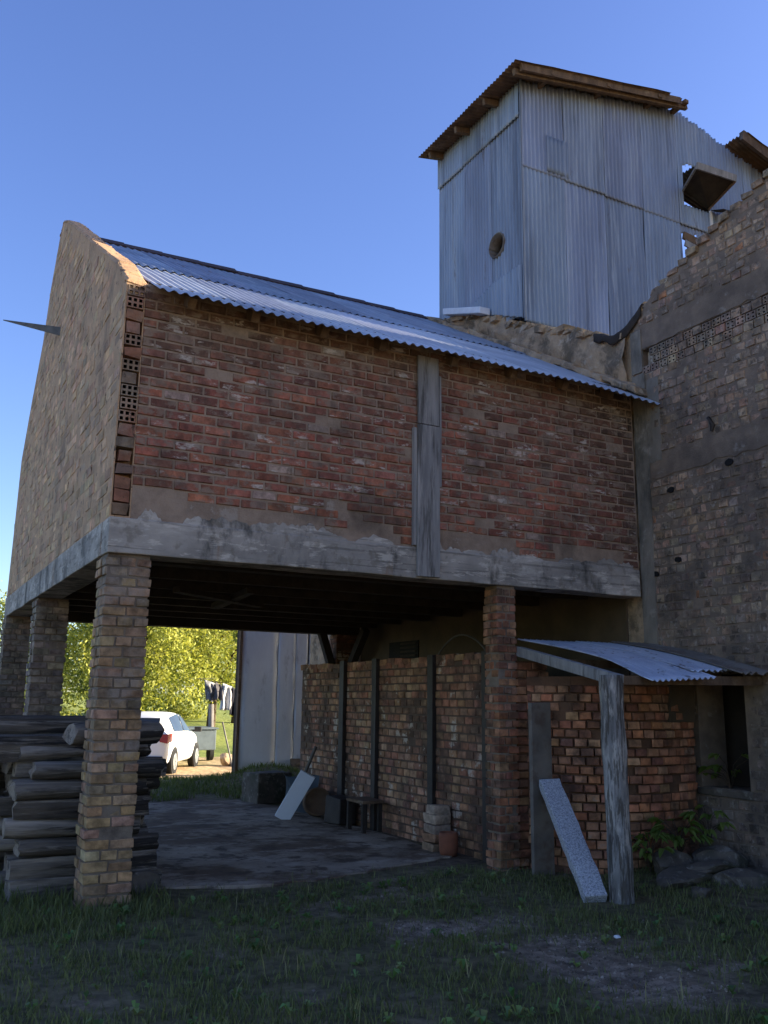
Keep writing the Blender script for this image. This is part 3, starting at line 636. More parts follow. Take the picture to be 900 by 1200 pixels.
# ------------------------------------------------------------------ corrugated tower
tower = thing('metal_tower', (9, 3.2, 7), 'tall tower clad in grey corrugated metal sheets above the brick wall with a broken roof', 'tower')
TY, TX0, TX1, TYB = 2.05, 5.95, 12.5, 4.36
def ttop(x): return 10.80+.19*(x-TX0) if x < 9.25 else 11.43-.27*(x-9.25)
mb = MB(); x = TX0-.01; i = 0
while x < TX1-.05:
    w_ = .80; lap = [9.46, 9.46, 9.45, 9.44, 9.43, 9.5, 9.55, 9.5][min(i, 7)]+U(-.02, .02); bot = 6.93+.03*U(-1, 1) if x < 8 else 6.8
    if i == 1: bot -= .03
    zt0 = ttop(x)-.03
    def keepU(u, v, x=x, lap=lap):
        X, Z = x+u, lap-.12+v
        if Z > ttop(X)-.02-(.06*abs(nz(X*9, 3)) if X > 9.3 else 0): return False
        if 9.27 < X < 9.86 and 9.68 < Z < 10.42+.09*(X-9.3): return False
        return True
    def keepL(u, v, x=x, bot=bot):
        X, Z = x+u, bot+v
        if 9.27 < X < 9.86 and Z > 9.68: return False
        if 9.17 < X < 9.55+.1*nz(Z*6, 1) and 8.62 < Z < 9.17+.06*nz(X*9, 2): return False
        return True
    off = U(-.006, .006)
    wu = lambda u, v, o=off, i=i: (0, o+.006*math.sin(v*1.7+i)-.012+.012*nz(u*2+i*5, v*1.8), 0)
    wl = lambda u, v, o=off, i=i: (0, -o+.006*math.sin(v*2.1+i*2)+.006+.012*nz(u*2+i*3, v*1.5, 4), 0)
    corr(mb, Vector((x, TY, lap-.12)), (1, 0, 0), (0, 0, 1), (0, -1, 0), w_+.03, 11.5-lap+.12, .076, .0140, 46, keep=keepU, warp=wu)
    corr(mb, Vector((x, TY+.002, bot)), (1, 0, 0), (0, 0, 1), (0, -1, 0), w_+.03, lap-bot, .076, .0140, 50, keep=keepL, warp=wl)
    x += w_; i += 1
mb.build('front_sheets', M['zinc'], tower, solid=.002)
mb = MB(); y = TYB; i = 0
HC = (2.69, 8.37); HR = .185
while y > TY+.05:
    w_ = min(.78, y-TY+.005)
    lap = 10.28+U(-.015, .015)
    bot = pw([(2.0, 6.9), (3.0, 7.34), (4.4, 7.66)], y-w_*.5)-.05
    def kU(u, v): return True
    def kL(u, v, y=y, bot=bot): return math.hypot(y-u-HC[0], bot+v-HC[1]) > HR
    off = U(-.005, .005)
    corr(mb, Vector((TX0-.012, y, lap-.1)), (0, -1, 0), (0, 0, 1), (-1, 0, 0), w_+.0, 10.76-lap+.1, .076, .0140, 8, warp=lambda u, v, o=off: (o-.01, 0, 0))
    corr(mb, Vector((TX0, y, bot)), (0, -1, 0), (0, 0, 1), (-1, 0, 0), w_+.0, lap-bot, .076, .0140, 90, keep=kL, warp=lambda u, v, o=off: (-o+.005, 0, 0))
    y -= .76; i += 1
mb.build('side_sheets', M['zinc'], tower, solid=.002)
mb = MB(); corr(mb, Vector((6.40, TY-.02, 9.40)), (1, 0, 0), (0, 0, 1), (0, -1, 0), .40, .60, .076, .0140, 6); mb.build('patch_sheet', M['zinc'], tower, solid=.002)
# lower overlapping patch sheet on the side, cut on a slant
mb = MB(); corr(mb, Vector((TX0-.022, 3.75, 6.9)), (0, -1, 0), (0, 0, 1), (-1, 0, 0), 1.68, 1.1, .076, .0140, 50, keep=lambda u, v: pw([(2.0, 6.93), (3.0, 7.36), (4.4, 7.66)], 3.75-u) < 6.9+v < 7.80+.0*u and 6.9+v < 7.42+.36*(u/1.0)*.62+.16)
mb.build('patch_sheet', M['zinc'], tower, solid=.002)
mb = MB(); n = 28
mb.grid(n, 1, lambda u, v: (TX0-.03+v*.3, HC[0]+HR*math.cos(u*6.2832), HC[1]+HR*math.sin(u*6.2832)))
mb.build('round_vent', M['dull_sheet'], tower, solid=.012)
mb = MB(); mb.box((TX0-.012, TY-.017, 6.95), (TX0+.012, TY-.013, 10.75), (.21, .225, .25)); mb.box((TX0-.022, TY-.012, 6.95), (TX0-.018, TY+.012, 10.75), (.21, .225, .25)); mb.build('corner_strip', M['zinc'], tower)
mb = MB(); corr(mb, Vector((TX1, TY+.02, 6.9)), (0, 1, 0), (0, 0, 1), (1, 0, 0), TYB-TY-.02, 3.7, .076, .0140, 4); mb.build('far_side_sheets', M['zinc'], tower)
mb = MB(); corr(mb, Vector((TX0+.02, TYB, 7.2)), (1, 0, 0), (0, 0, 1), (0, 1, 0), 6.5, 2.3, .076, .0140, 4, keep=lambda u, v: True); mb.build('rear_sheets', M['zinc'], tower)
# roof: left slope survives, with eave and barge overhang; fragments on the right slope
dL = Vector((1, 0, .19)).normalized(); nL = Vector((-.19, 0, 1)).normalized()
mb = MB(); corr(mb, Vector((5.58, 1.66, 10.80-.07)), (0, 1, 0), dL, nL, 2.78, 3.48/dL.x, .076, .011, 10, warp=lambda u, v: (0, 0, .012*nz(u*3, v*2)), keep=lambda u, v: not (v > 3.3 and u < .1+.1*nz(v*8, u)))
mb.build('roof_sheets', M['rust'], tower, solid=.003)
mb = MB(); a, b = Vector((5.72, 1.72, 10.70)), Vector((9.0, 1.74, 11.335)); mb.beam(a, b, .04, .11, j=.012); mb.build('barge_board', M['wood_brown'], tower)
for y in (1.82, 2.6, 3.4, 4.2):
    mb = MB(); mb.beam((5.66, y, 10.66), (9.2, y, 11.33), .06, .1); mb.build('rafter', M['wood_brown'], tower)
mb = MB()
for x in (6.3, 7.4, 8.5, 9.1): mb.beam((x, 1.70, 10.60+.19*(x-5.58)+.065), (x, 4.4, 10.60+.19*(x-5.58)+.065), .07, .06, j=.004)
mb.build('purlins', M['wood_brown'], tower)
mb = MB(); corr(mb, Vector((10.45, 1.62, ttop(10.45)+.10)), (0, 1, 0), Vector((1, 0, -.27)).normalized(), (.27, 0, 1), 2.0, 2.2, .076, .02, 6, warp=lambda u, v: (0, 0, .05*nz(u*2, v*2)-.12*max(0, .4-u)))
mb.build('torn_roof_sheet', M['rust'], tower, solid=.004)
mb = MB(); mb.beam((10.35, 1.7, ttop(10.35)-.02), (12.4, 1.7, ttop(12.4)-.02), .1, .2, j=.03); mb.build('rotten_beam', M['wood_brown'], tower)
# shutter box hanging out of the opening
mb = MB()
c = [Vector(p) for p in ((9.24, 2.02, 9.93), (9.82, 2.02, 9.74), (9.78, 1.42, 9.95), (8.93, 1.45, 9.93))]
n = (c[1]-c[0]).cross(c[3]-c[0]).normalized(); n = n if n.z > 0 else -n
def slab4(mb, q, n, t, mi=0): mb.hexa([p for p in q]+[p+n*t for p in q], mi=mi)
slab4(mb, c, n, .03)
mb.build('shutter_panel', M['wood_dark'], tower)
mb = MB(); mb.beam(c[2]+n*.03, c[3]+n*.03, .035, .11, up=n); mb.beam(c[3]+n*.02, c[0]+n*.02, .03, .10, up=n); mb.build('shutter_frame', M['wood_grey'], tower)
mb = MB(); mb.beam(c[1]+Vector((.0, 0, .03)), c[2]+Vector((0, 0, .0)), .03, .10, up=n); mb.build('shutter_frame', M['wood_brown'], tower)
mb = MB(); mb.box((9.83, TY-.035, 9.2), (9.89, TY-.016, 9.72)); mb.build('white_batten', M['cloth_white'], tower)
mb = MB(); mb.grid(6, 4, lambda u, v: (9.85+.5*u, TY-.05-.25*v, 9.72+.16*u*u-.1*v)); mb.build('bent_tin', M['iron'], tower, solid=.01)
for k in range(3):
    mb = MB(); mb.beam((9.16, TY-.05-.02*k, 9.08-.14*k), (9.75, TY-.12-.03*k, 8.94-.19*k), .03, .12, j=.01); mb.build('broken_board', M['wood_brown' if k != 1 else 'wood_grey'], tower)
# white trough at the foot of the side
tr = MB(); tr.box((5.72, 2.82, 7.22), (5.9, 3.84, 7.235)); 
tr = MB()
tr.obox((5.80, 3.35, 7.52), (.09, 0, 0), (0, .52, .19), (0, 0, .055), j=.006)
tr.build('white_trough', M['cloth_white'], None, 'white painted trough lying at the foot of the metal tower above the roof', 'trough', bevel=.012)
# timber skeleton inside the tower
mb = MB()
for x in (6.1, 9.2, 12.3):
    for y in (2.2, 4.2): mb.beam((x, y, 6.8), (x, y, ttop(x)-.1), .12, .12, up=(1, 0, 0))
for z in (8.0, 9.5): mb.beam((6.1, 4.2, z), (12.3, 4.2, z), .1, .12)
mb.build('timber_frame', M['wood_dark'], tower)

# ------------------------------------------------------------------ kiln and lean-to
kiln = thing('brick_kiln', (5, -.2, 0), 'bulging rounded brick kiln wall under the lean to roof behind the wooden post', 'kiln')
kp = [(4.30, .02), (4.36, -.20), (4.50, -.42), (4.74, -.60), (5.03, -.71), (5.33, -.75), (5.62, -.74), (5.86, -.70)]
KS = [0]
for a, b in zip(kp, kp[1:]): KS.append(KS[-1]+math.hypot(b[0]-a[0], b[1]-a[1]))
def kpos(u):
    for i in range(len(kp)-1):
        if u <= KS[i+1] or i == len(kp)-2:
            t = (u-KS[i])/(KS[i+1]-KS[i]); return (lerp(kp[i][0], kp[i+1][0], t), lerp(kp[i][1], kp[i+1][1], t))
def knorm(u):
    a, b = kpos(max(0, u-.05)), kpos(min(KS[-1], u+.05)); d = Vector((b[0]-a[0], b[1]-a[1], 0)).normalized(); return Vector((d.y, -d.x, 0))
mb = MB(); KH = 1.86
mb.prism(kp+[(5.86, .35), (4.30, .35)], lambda u, v, t: (u, v, t), -.05, KH, mi=1)
PAL_K = [(.37, .165, .09), (.31, .14, .08), (.39, .22, .13), (.25, .12, .075), (.35, .19, .12), (.20, .10, .07)]
def kfn(u, v): p = kpos(u); n = knorm(u); b = .05*math.sin(min(1, v/KH)*math.pi)*math.sin(u/KS[-1]*math.pi); return (p[0]+n.x*b, p[1]+n.y*b, -.02+v)
bricks(mb, kfn, knorm, KS[-1]-.005, KH, PAL_K,   .118, .073, .013, .014, jit=.014, tilt=.007, miss=.05)
mb.build('kiln_wall', [M['kiln_brick'], M['kiln_mortar']], kiln)
mb = MB(); n = 8
mb.prism([(5.45+.4*k/n, 1.42+.03*nz(k, 4)) for k in range(n+1)]+[(5.86, 1.85), (5.5, 1.85)], lambda u, v, t: (u, t+.09*(u-5.45), v), -.785, -.70); mb.build('plaster_patch', M['inner_plaster'], kiln)

shed = thing('lean_to_roof', (4.9, -.9, 0), 'small lean to roof of bent zinc sheets on a rough wooden post', 'lean-to')
dS = Vector((0, -1, -.22)).normalized(); nS = Vector((0, -.22, 1)).normalized()
mb = MB(); corr(mb, Vector((4.17, .0, 2.235)), (1, 0, 0), dS, nS, .86, 1.82, .076, .011, 14, warp=lambda u, v: (.10*sstep(.2, 1.3, v)*(1-u), 0, .035*math.sin(v*1.75)-.05*sstep(1.2, 1.8, v)*(1-u)))
mb.build('roof_sheet', M['zinc_shed'], shed, solid=.002)
mb = MB(); corr(mb, Vector((4.93, .0, 2.243)), (1, 0, 0), dS, nS, .72, 1.70, .076, .011, 40, keep=lambda u, v: v < 1.66-.16*u+.05*nz(u*9, 1), warp=lambda u, v: (0, 0, .035*math.sin(v*1.75)))
mb.build('roof_sheet', M['zinc_shed'], shed, solid=.002)
mb = MB(); corr(mb, Vector((5.42, -.02, 2.255)), (1, 0, 0), dS, nS, .53, 1.85, .076, .011, 40, keep=lambda u, v: v < 1.74+.08*nz(u*7, 3), warp=lambda u, v: (0, 0, .035*math.sin(v*1.75)+.004))
mb.build('roof_sheet', M['dull_sheet'], shed, label='dull rusted corrugated sheet against the wall', solid=.002)
mb = MB(); mb.beam((4.19, .0, 2.12), (4.06, -1.62, 1.79), .06, .10, j=.006); mb.build('side_rail', M['wood_grey'], shed)
mb = MB(); mb.beam((4.0, -1.58, 1.80), (5.9, -1.52, 1.83), .07, .08, j=.006); mb.build('front_rail', M['wood_brown'], shed)
mb = MB(); mb.beam((4.2, -.75, 1.97), (5.9, -.75, 1.98), .06, .07, j=.006); mb.build('purlin', M['wood_brown'], shed)
mb = MB(); nn = 28; NR = 60; rings = []
for k in range(NR+1):
    z = -.08+k*(1.92)/NR; r0 = .103-.004*k/NR+.012*nz(k*.11, 2)
    rings.append([(4.0-.018*(z-1)+math.cos(t)*r0*(1+.16*nz(math.cos(t)*2, math.sin(t)*2+z*1.1, 3)+.07*nz(math.cos(t)*4, math.sin(t)*4, z*3)+.06*nz(math.cos(t)*9, math.sin(t)*9, z*5)), -1.57+math.sin(t)*r0*(1+.16*nz(math.cos(t)*2, z, 8)), z) for t in [j*6.2832/nn for j in range(nn)]])
mb.add([p for r in rings for p in r], [(i*nn+j, i*nn+(j+1) % nn, (i+1)*nn+(j+1) % nn, (i+1)*nn+j) for i in range(NR) for j in range(nn)]+[tuple(range(NR*nn, (NR+1)*nn))], smooth=True)
mb.build('post', M['post_wood'], shed)

# leaning stone plank, upright board
mb = MB(); a, b = Vector((3.80, -1.50, .03)), Vector((4.165, -.47, .86)); d = (b-a).normalized(); s_ = Vector((.88, -.42, 0)); s_ = (s_-d*s_.dot(d)).normalized(); n_ = s_.cross(d).normalized()
nseg = 14
vs = []
for k in range(nseg+1):
    p = a.lerp(b, k/nseg); e = [.012*nz(k*.9, i*4.2) for i in range(4)]
    vs += [p-s_*(.098+e[0])-n_*.045, p+s_*(.098+e[1])-n_*.045, p+s_*(.098+e[2])+n_*.045, p-s_*(.098+e[3])+n_*.045]
mb.add(vs, [(i*4+j, i*4+(j+1) % 4, (i+1)*4+(j+1) % 4, (i+1)*4+j) for i in range(nseg) for j in range(4)]+[(3, 2, 1, 0), tuple(nseg*4+i for i in range(4))])
mb.build('stone_plank', M['granite'], None, 'pale speckled stone plank leaning at an angle in front of the kiln', 'stone plank', bevel=.008)
mb = MB(); mb.box((4.055, -.36, -.03), (4.29, -.31, 1.60), j=.006)
mb.build('upright_board', M['dull_sheet'], None, 'upright weathered grey board standing against the middle pillar and kiln', 'board', bevel=.004)

# ------------------------------------------------------------------ stacked timbers
def timber(L, w, h, round_=False, seed=0):
    r = random.Random(seed); mb = MB(); nseg = 14; n = 12; tc = mixc((.085, .074, .064), (.27, .25, .23), r.random()**1.1)
    rings = []
    for k in range(nseg+1):
        x = -L/2+L*k/nseg; ring = []
        for j in range(n):
            if round_: t = (j+.5)*2*math.pi/n; cx, cz = math.cos(t), math.sin(t)
            else: cx, cz = ((-.86, -1), (-.2, -1.0), (.4, -1.0), (.88, -1), (1, -.8), (1, .1), (1, .8), (.86, 1), (.25, 1.0), (-.4, 1.0), (-.88, 1), (-1, .3))[j]
            e = 1+.16*nz(cx*1.3+seed, cz*1.3, x*.9)+.10*nz(cx*3, cz*3+seed, x*3.5)+.05*nz(cx*7+seed, cz*7, x*2)
            if k in (0, nseg): e *= .95
            ring.append((x+(.05*nz(cx*1.2, cz*1.2, seed) if k in (0, nseg) else 0), cx*w/2*e+.02*nz(x*.8, seed, 2), h/2+cz*h/2*min(1.04, e)))
        rings.append(ring)
    mb.add([p for rg in rings for p in rg], [(i*n+j, i*n+(j+1) % n, (i+1)*n+(j+1) % n, (i+1)*n+j) for i in range(nseg) for j in range(n)], tc, mi=0, smooth=round_)
    mb.add(rings[0], [tuple(range(n-1, -1, -1))], mi=1); mb.add(rings[-1], [tuple(range(n))], mi=1)
    return mb
LAB = []
hts = [.14, .155, .14, .16, .145, .155, .14, .145]
ordn = ['bottom', 'second', 'third', 'fourth', 'fifth', 'sixth', 'seventh', 'eighth']
rown = ['front', 'second', 'third', 'fourth', 'rear']
z = 0.0; sid = 10
for li, hh in enumerate(hts):
    for ri in range(5):
        if li >= 7 and ri in (0,): continue
        L = [1.15, 1.2, 1.2, 1.25, 1.2][ri]+U(-.1, .1); x = .15+U(-.09, .09)
        if ri == 0 and li == 4: L = 1.1; x = .10
        sid += 1; w_ = .27+U(-.03, .03)
        o = timber(L, w_ if rng.random() < .6 else w_*.82, hh*1.06, rng.random() < .42, sid).build('timber', [M['timber'], M['timber_end']], None,
            f'dark weathered timber in the {rown[ri]} row and {ordn[li]} layer of the timber stack', 'timber', 'stacked timbers behind the corner pillar')
        o.location = (x+(U(-.16, .10) if ri < 2 else 0), .72+ri*.33+U(-.015, .015), z+.0); o.rotation_euler = (U(-.03, .03), U(-.022, .022), U(-.09, .09))
    z += hh+.004
top = [(-.30, 1.05, 1.3, .24, False, -.02, 'long dark squared timber lying on top of the stack, nearest the corner pillar'),
       (-.28, 1.40, 1.4, .25, True, .02, 'thick round log on top of the stack in front of the second pillar'),
       (-.75, 1.75, 1.3, .24, True, .04, 'thick log on top of the stack reaching out to the left'),
       (-.2, 2.1, 1.3, .20, False, .0, 'dark beam at the rear top edge of the timber stack')]
for k, (x, y, L, d, rd, rz, lb) in enumerate(top):
    zz = z if k != 0 else z-.155
    o = timber(L, d, d*.9, rd, 90+k).build('timber' if not rd else 'log', [M['timber'], M['timber_end']], None, lb, 'timber' if not rd else 'log', 'stacked timbers behind the corner pillar'); o.location = (x, y, zz); o.rotation_euler = (0, 0, rz)
o = timber(.8, .22, .2, True, 120).build('log', [M['timber'], M['timber_end']], None, 'short log with a pale cut end lying askew just left of the corner pillar', 'log', 'stacked timbers behind the corner pillar')
o.location = (.30, .60, 1.20); o.rotation_euler = (0, 0, .25)
for k, (x, y, zz, L, lb) in enumerate([(-.72, 1.62, 0, .9, 'lowest'), (-.78, 1.7, .19, .85, 'second'), (-.74, 1.75, .38, .9, 'third'), (-.80, 1.72, .57, .8, 'fourth'), (-.72, 1.85, .76, .8, 'fifth'), (-.86, 1.8, .95, .9, 'sixth'), (-.7, 1.9, 1.14, .85, 'topmost')]):
    o = timber(L, .3, .185, False, 140+k).build('timber', [M['timber'], M['timber_end']], None, f'short timber end, {lb} in the column at the left edge of the stack', 'timber', 'stacked timbers behind the corner pillar')
    o.location = (x, y, zz); o.rotation_euler = (0, 0, 1.35+U(-.15, .15))

# ------------------------------------------------------------------ junk along the partition
def place(mb_, name, mat, loc, rot, label, cat, group=None, bevel=0.0):
    o = mb_.build(name, mat, None, label, cat, group, bevel=bevel); o.location = loc; o.rotation_euler = rot; return o
mb = MB(); mb.box((-.11, -.02, 0), (.11, .02, .72), j=.004); place(mb, 'pale_board', M['panel'], (3.42, 4.35, .02), (.28, .5, -.35), 'pale board leaning among the scrap at the far end of the partition wall', 'board', bevel=.004)
mb = MB(); mb.box((-.32, -.25, 0), (.32, .25, .46), j=.012); place(mb, 'stone_trough', M['stone'], (4.05, 6.55, -.0), (0, 0, .2), 'grey stone block standing beyond the leaning pale board', 'stone block', bevel=.02)
mb = MB(); prof = [(a*.66, b*.66) for a, b in [(.0, 0), (.27, 0), (.29, .05), (.275, .17), (.29, .19), (.275, .21), (.275, .36), (.29, .38), (.275, .40), (.27, .56), (.285, .58), (.25, .58), (.24, .54), (0, .54)]]
mb.grid(24, len(prof)-1, lambda u, v: (prof[round(v*(len(prof)-1))][0]*math.cos(u*6.2832), prof[round(v*(len(prof)-1))][0]*math.sin(u*6.2832), prof[round(v*(len(prof)-1))][1]))
place(mb, 'rusty_drum', M['rust'], (4.0, 4.52, .20), (1.45, 0, -.35), 'rusty brown drum lying on its side against the partition wall', 'drum')
mb = MB(); mb.box((-.13, -.17, 0), (.13, .17, .33), j=.02); place(mb, 'dark_box', M['iron'], (3.95, 3.62, .025), (0, .05, .2), 'dark metal box standing beside the rusty drum', 'box', bevel=.015)
stand = thing('small_stand', (3.95, 2.9, .02), 'small low dark stand with a plank top against the partition wall', 'stand')
mb = MB(); mb.box((3.80, 2.68, .36), (4.09, 3.16, .395), j=.006); mb.build('top', M['wood_brown'], stand)
for (x, y) in ((3.83, 2.72), (4.05, 2.72), (3.83, 3.12), (4.05, 3.12)):
    mb = MB(); mb.box((x-.025, y-.025, .02), (x+.025, y+.025, .359), j=.004); mb.build('leg', M['wood_dark'], stand)
mb = MB(); mb.grid(8, 8, lambda u, v: (-.3+.6*u, .12*math.sin(u*5+v*3)*v, .55*v)); place(mb, 'blue_sheet', M['blue_sheet'], (3.95, 4.95, .02), (.25, .1, -1.1), 'crumpled dark blue sheet leaning behind the pale board', 'sheet')
mb = MB(); mb.tube([(0, 0, 0), (0, 0, 1.0)], .025, 8); place(mb, 'iron_pipe', M['rod_metal'], (3.75, 4.9, .02), (.25, .3, 0), 'thin pipe propped up behind the pale board', 'pipe')
for k in range(5):
    mb = MB(); mb.box((-.10, -.12, 0), (.10, .12, .095), pick([(.30, .2, .14), (.33, .27, .22), (.26, .15, .1)]), j=.012)
    place(mb, 'brick_block', M['brick_tan'], (4.0+.01*k-.02, 1.30+U(-.02, .02), .0+.098*k), (U(-.02, .02), U(-.02, .02), U(-.15, .15)), f'pale brick block {["at the bottom of", "second from the bottom of", "in the middle of", "second from the top of", "on top of"][k]} the little stack by the partition wall', 'brick', 'little stack of pale blocks by the partition', bevel=.008)
mb = MB(); pr = [(0, 0), (.085, 0), (.10, .06), (.105, .2), (.095, .24), (.08, .24), (.085, .2), (.08, .06), (0, .05)]
mb.grid(20, len(pr)-1, lambda u, v: (pr[round(v*(len(pr)-1))][0]*math.cos(u*6.2832), pr[round(v*(len(pr)-1))][0]*math.sin(u*6.2832), pr[round(v*(len(pr)-1))][1]))
place(mb, 'clay_pot', M['clay'], (3.95, .98, 0.0), (0, 0, 0), 'reddish clay pot on the ground beside the little stack of pale blocks', 'pot')
mb = MB(); pth = [(4.23, .62+t*1.05, 2.12+.23*math.sin(math.pi*min(1, t*1.02))**.8) for t in [k/24 for k in range(25)]]
mb.tube(pth, .011, 6); mb.build('bent_hoop', M['rod_metal'], None, 'thin bent wire hoop arching over the top of the partition wall', 'wire hoop')
# stones near pillar and rubble by the mill
def rock(sx, sy, sz, seed, col=None):
    bm = bmesh.new(); bmesh.ops.create_icosphere(bm, subdivisions=3, radius=1)
    mb = MB(); vs = []
    rr_ = random.Random(int(seed*100)+3); cuts = []
    for k in range(11):
        n_ = Vector((rr_.gauss(0, 1), rr_.gauss(0, 1), rr_.gauss(0, .8))).normalized(); cuts.append((n_, rr_.uniform(.5, .82)))
    for v in bm.verts:
        p = v.co.copy(); q = p.copy()
        for n_, dd in cuts:
            t = q.dot(n_)-dd
            if t > 0: q = q-n_*t
        q = q*1.25; e = 1+.10*nz(p.x*1.4+seed, p.y*1.4, p.z*1.4)+.05*nz(p.x*4+seed, p.y*4, p.z*4)
        vs.append((q.x*sx*e, q.y*sy*e, (q.z*e+.75)*sz))
    mb.add(vs, [tuple(v.index for v in f.verts) for f in bm.faces]); bm.free(); return mb
for k, (x, y, z_, sx, sy, sz, rz, lb) in enumerate([
    (.56, .45, -.02, .16, .14, .11, .3, 'dark stone block half sunk in grass beside the corner pillar'),
    (4.95, -1.35, -.02, .30, .18, .10, .2, 'broad flat dark stone at the front of the rubble by the mill wall'),
    (5.45, -1.62, -.02, .34, .20, .11, -.2, 'long dark stone at the right of the rubble heap'),
    (5.15, -1.05, .02, .28, .2, .13, .5, 'dark stone behind the flat front stone, below the leafy weeds'),
    (5.6, -1.15, .05, .26, .22, .16, .1, 'tall dark stone against the mill wall under the window sill'),
    (5.25, -1.38, .12, .33, .16, .06, .05, 'thin slab lying across the top of the rubble heap'),
    (5.75, -1.85, .0, .22, .2, .13, .9, 'dark stone at the foot of the mill wall, rightmost of the rubble'),
    (4.72, -1.75, -.02, .13, .1, .07, .4, 'small dark stone lying in the grass in front of the rubble')]):
    place(rock(sx, sy, sz, k*3.7), 'stone', M['stone'], (x, y, z_), (0, 0, rz), lb, 'stone', 'rubble stones' if k else None)
mb = rock(.024, .018, .010, 5); place(mb, 'litter', M['cloth_white'], (3.09, -2.52, .03), (0, .1, .4), 'scrap of white litter lying on the bare gravel', 'litter')
# weeds
def weed(cx, cy, cz, seed, n=16, R=.24, group='leafy weeds by the mill wall', label='', Lf=.115):
    r = random.Random(seed); root = thing('weed', (cx, cy, cz), label, 'plant', group)
    st = MB(); lf = MB()
    for k in range(n):
        a = r.uniform(0, 6.283); l = r.uniform(.5, 1)*R; h = r.uniform(.12, .34)
        tip = Vector((cx+math.cos(a)*l, cy+math.sin(a)*l, cz+h)); st.tube([(cx, cy, cz-.03), (cx+math.cos(a)*l*.3, cy+math.sin(a)*l*.3, cz+h*.7), tip], .004, 5)
        for q in range(3):
            b = a+r.uniform(-.9, .9); d = Vector((math.cos(b), math.sin(b), r.uniform(-.5, .1))).normalized(); s_ = d.cross(Vector((0, 0, 1))).normalized()*(Lf*.24); L = Lf*r.uniform(.7, 1.2)
            c = mixc((.10, .16, .03), (.20, .25, .06), r.random())
            P = [tip, tip+d*L*.35+s_+Vector((0, 0, .02)), tip+d*L*.75+s_*.7, tip+d*L-Vector((0, 0, .03)), tip+d*L*.75-s_*.7, tip+d*L*.35-s_+Vector((0, 0, .02)), tip+d*L*.5-Vector((0, 0, .012))]
            lf.add(P, [(0, 1, 6), (1, 2, 6), (2, 3, 6), (3, 4, 6), (4, 5, 6), (5, 0, 6)], c)
    st.build('stem', M['bark'], root); lf.build('leaves', M['leaf'], root)
weed(4.95, -.95, .10, 1, label='leafy weed with drooping leaves at the foot of the kiln, left of the other weeds')
weed(5.3, -.98, .22, 2, label='leafy weed with drooping leaves growing on top of the rubble, below the window sill', n=20)
weed(5.68, -1.0, .30, 3, label='dim leafy weed against the mill wall, right of the other weeds', n=10)
weed(6.08, -.95, .78, 4, label='dim weed growing on the sill inside the dark window opening', n=9, Lf=.13)

# ------------------------------------------------------------------ beyond the storehouse
back = thing('panel_shed', (5.9, 11, 0), 'shed with tall pale grey wall panels beyond the open ground floor', 'building')
BY = 11.0
SX = lambda x: (x+1.5)*(BY+7.61)/18.06-1.5
for (a, b) in ((4.93, 5.72), (5.735, 6.12), (6.135, 6.40)):
    a, b = SX(a), SX(b)
    mb = MB(); n = 6
    mb.grid(n, 14, lambda u, v: (lerp(a, b, u), BY+.02*nz(u*2+a, v*5)+.012*nz(u*5, v*9+a), .12+v*3.5)); mb.build('wall_panel', M['panel'], back, solid=.03)
mb = MB(); mb.box((SX(4.87), BY-.04, -.1), (SX(4.925), BY+.06, 3.6)); mb.build('door_post', M['wood_brown'], back)
mb = MB(); mb.box((SX(4.88), BY+.061, -.1), (8.0, BY+.2, 3.55)); mb.build('shed_core', M['wood_dark'], back)
mb = MB(); bricks(mb, lambda u, v: (6.3+u, BY-.06, -.05+v), lambda u: (0, -1, 0), 1.2, .42, PAL_GR, .22, .075, .014, .01); mb.box((6.3, BY-.05, -.05), (7.5, BY+.03, .37), mi=1); mb.build('brick_base', [M['brick_tan'], M['mortar_tan']], back)
mb = MB()
for i in range(5):
    for j in range(8): holed(mb, (SX(6.45)+i*.135, BY-.02, 2.2+j*.135), (1, 0, 0), (0, 0, 1), (0, -1, 0), .13, .13, 1, 1, (.5, .5, .5))
mb.build('vent_blocks', [M['panel'], M['dark_hole']], back)
mb = MB(); mb.box((SX(4.8), BY-.12, 3.62), (8.1, BY+.3, 3.68)); mb.build('roof', M['dull_sheet'], back)

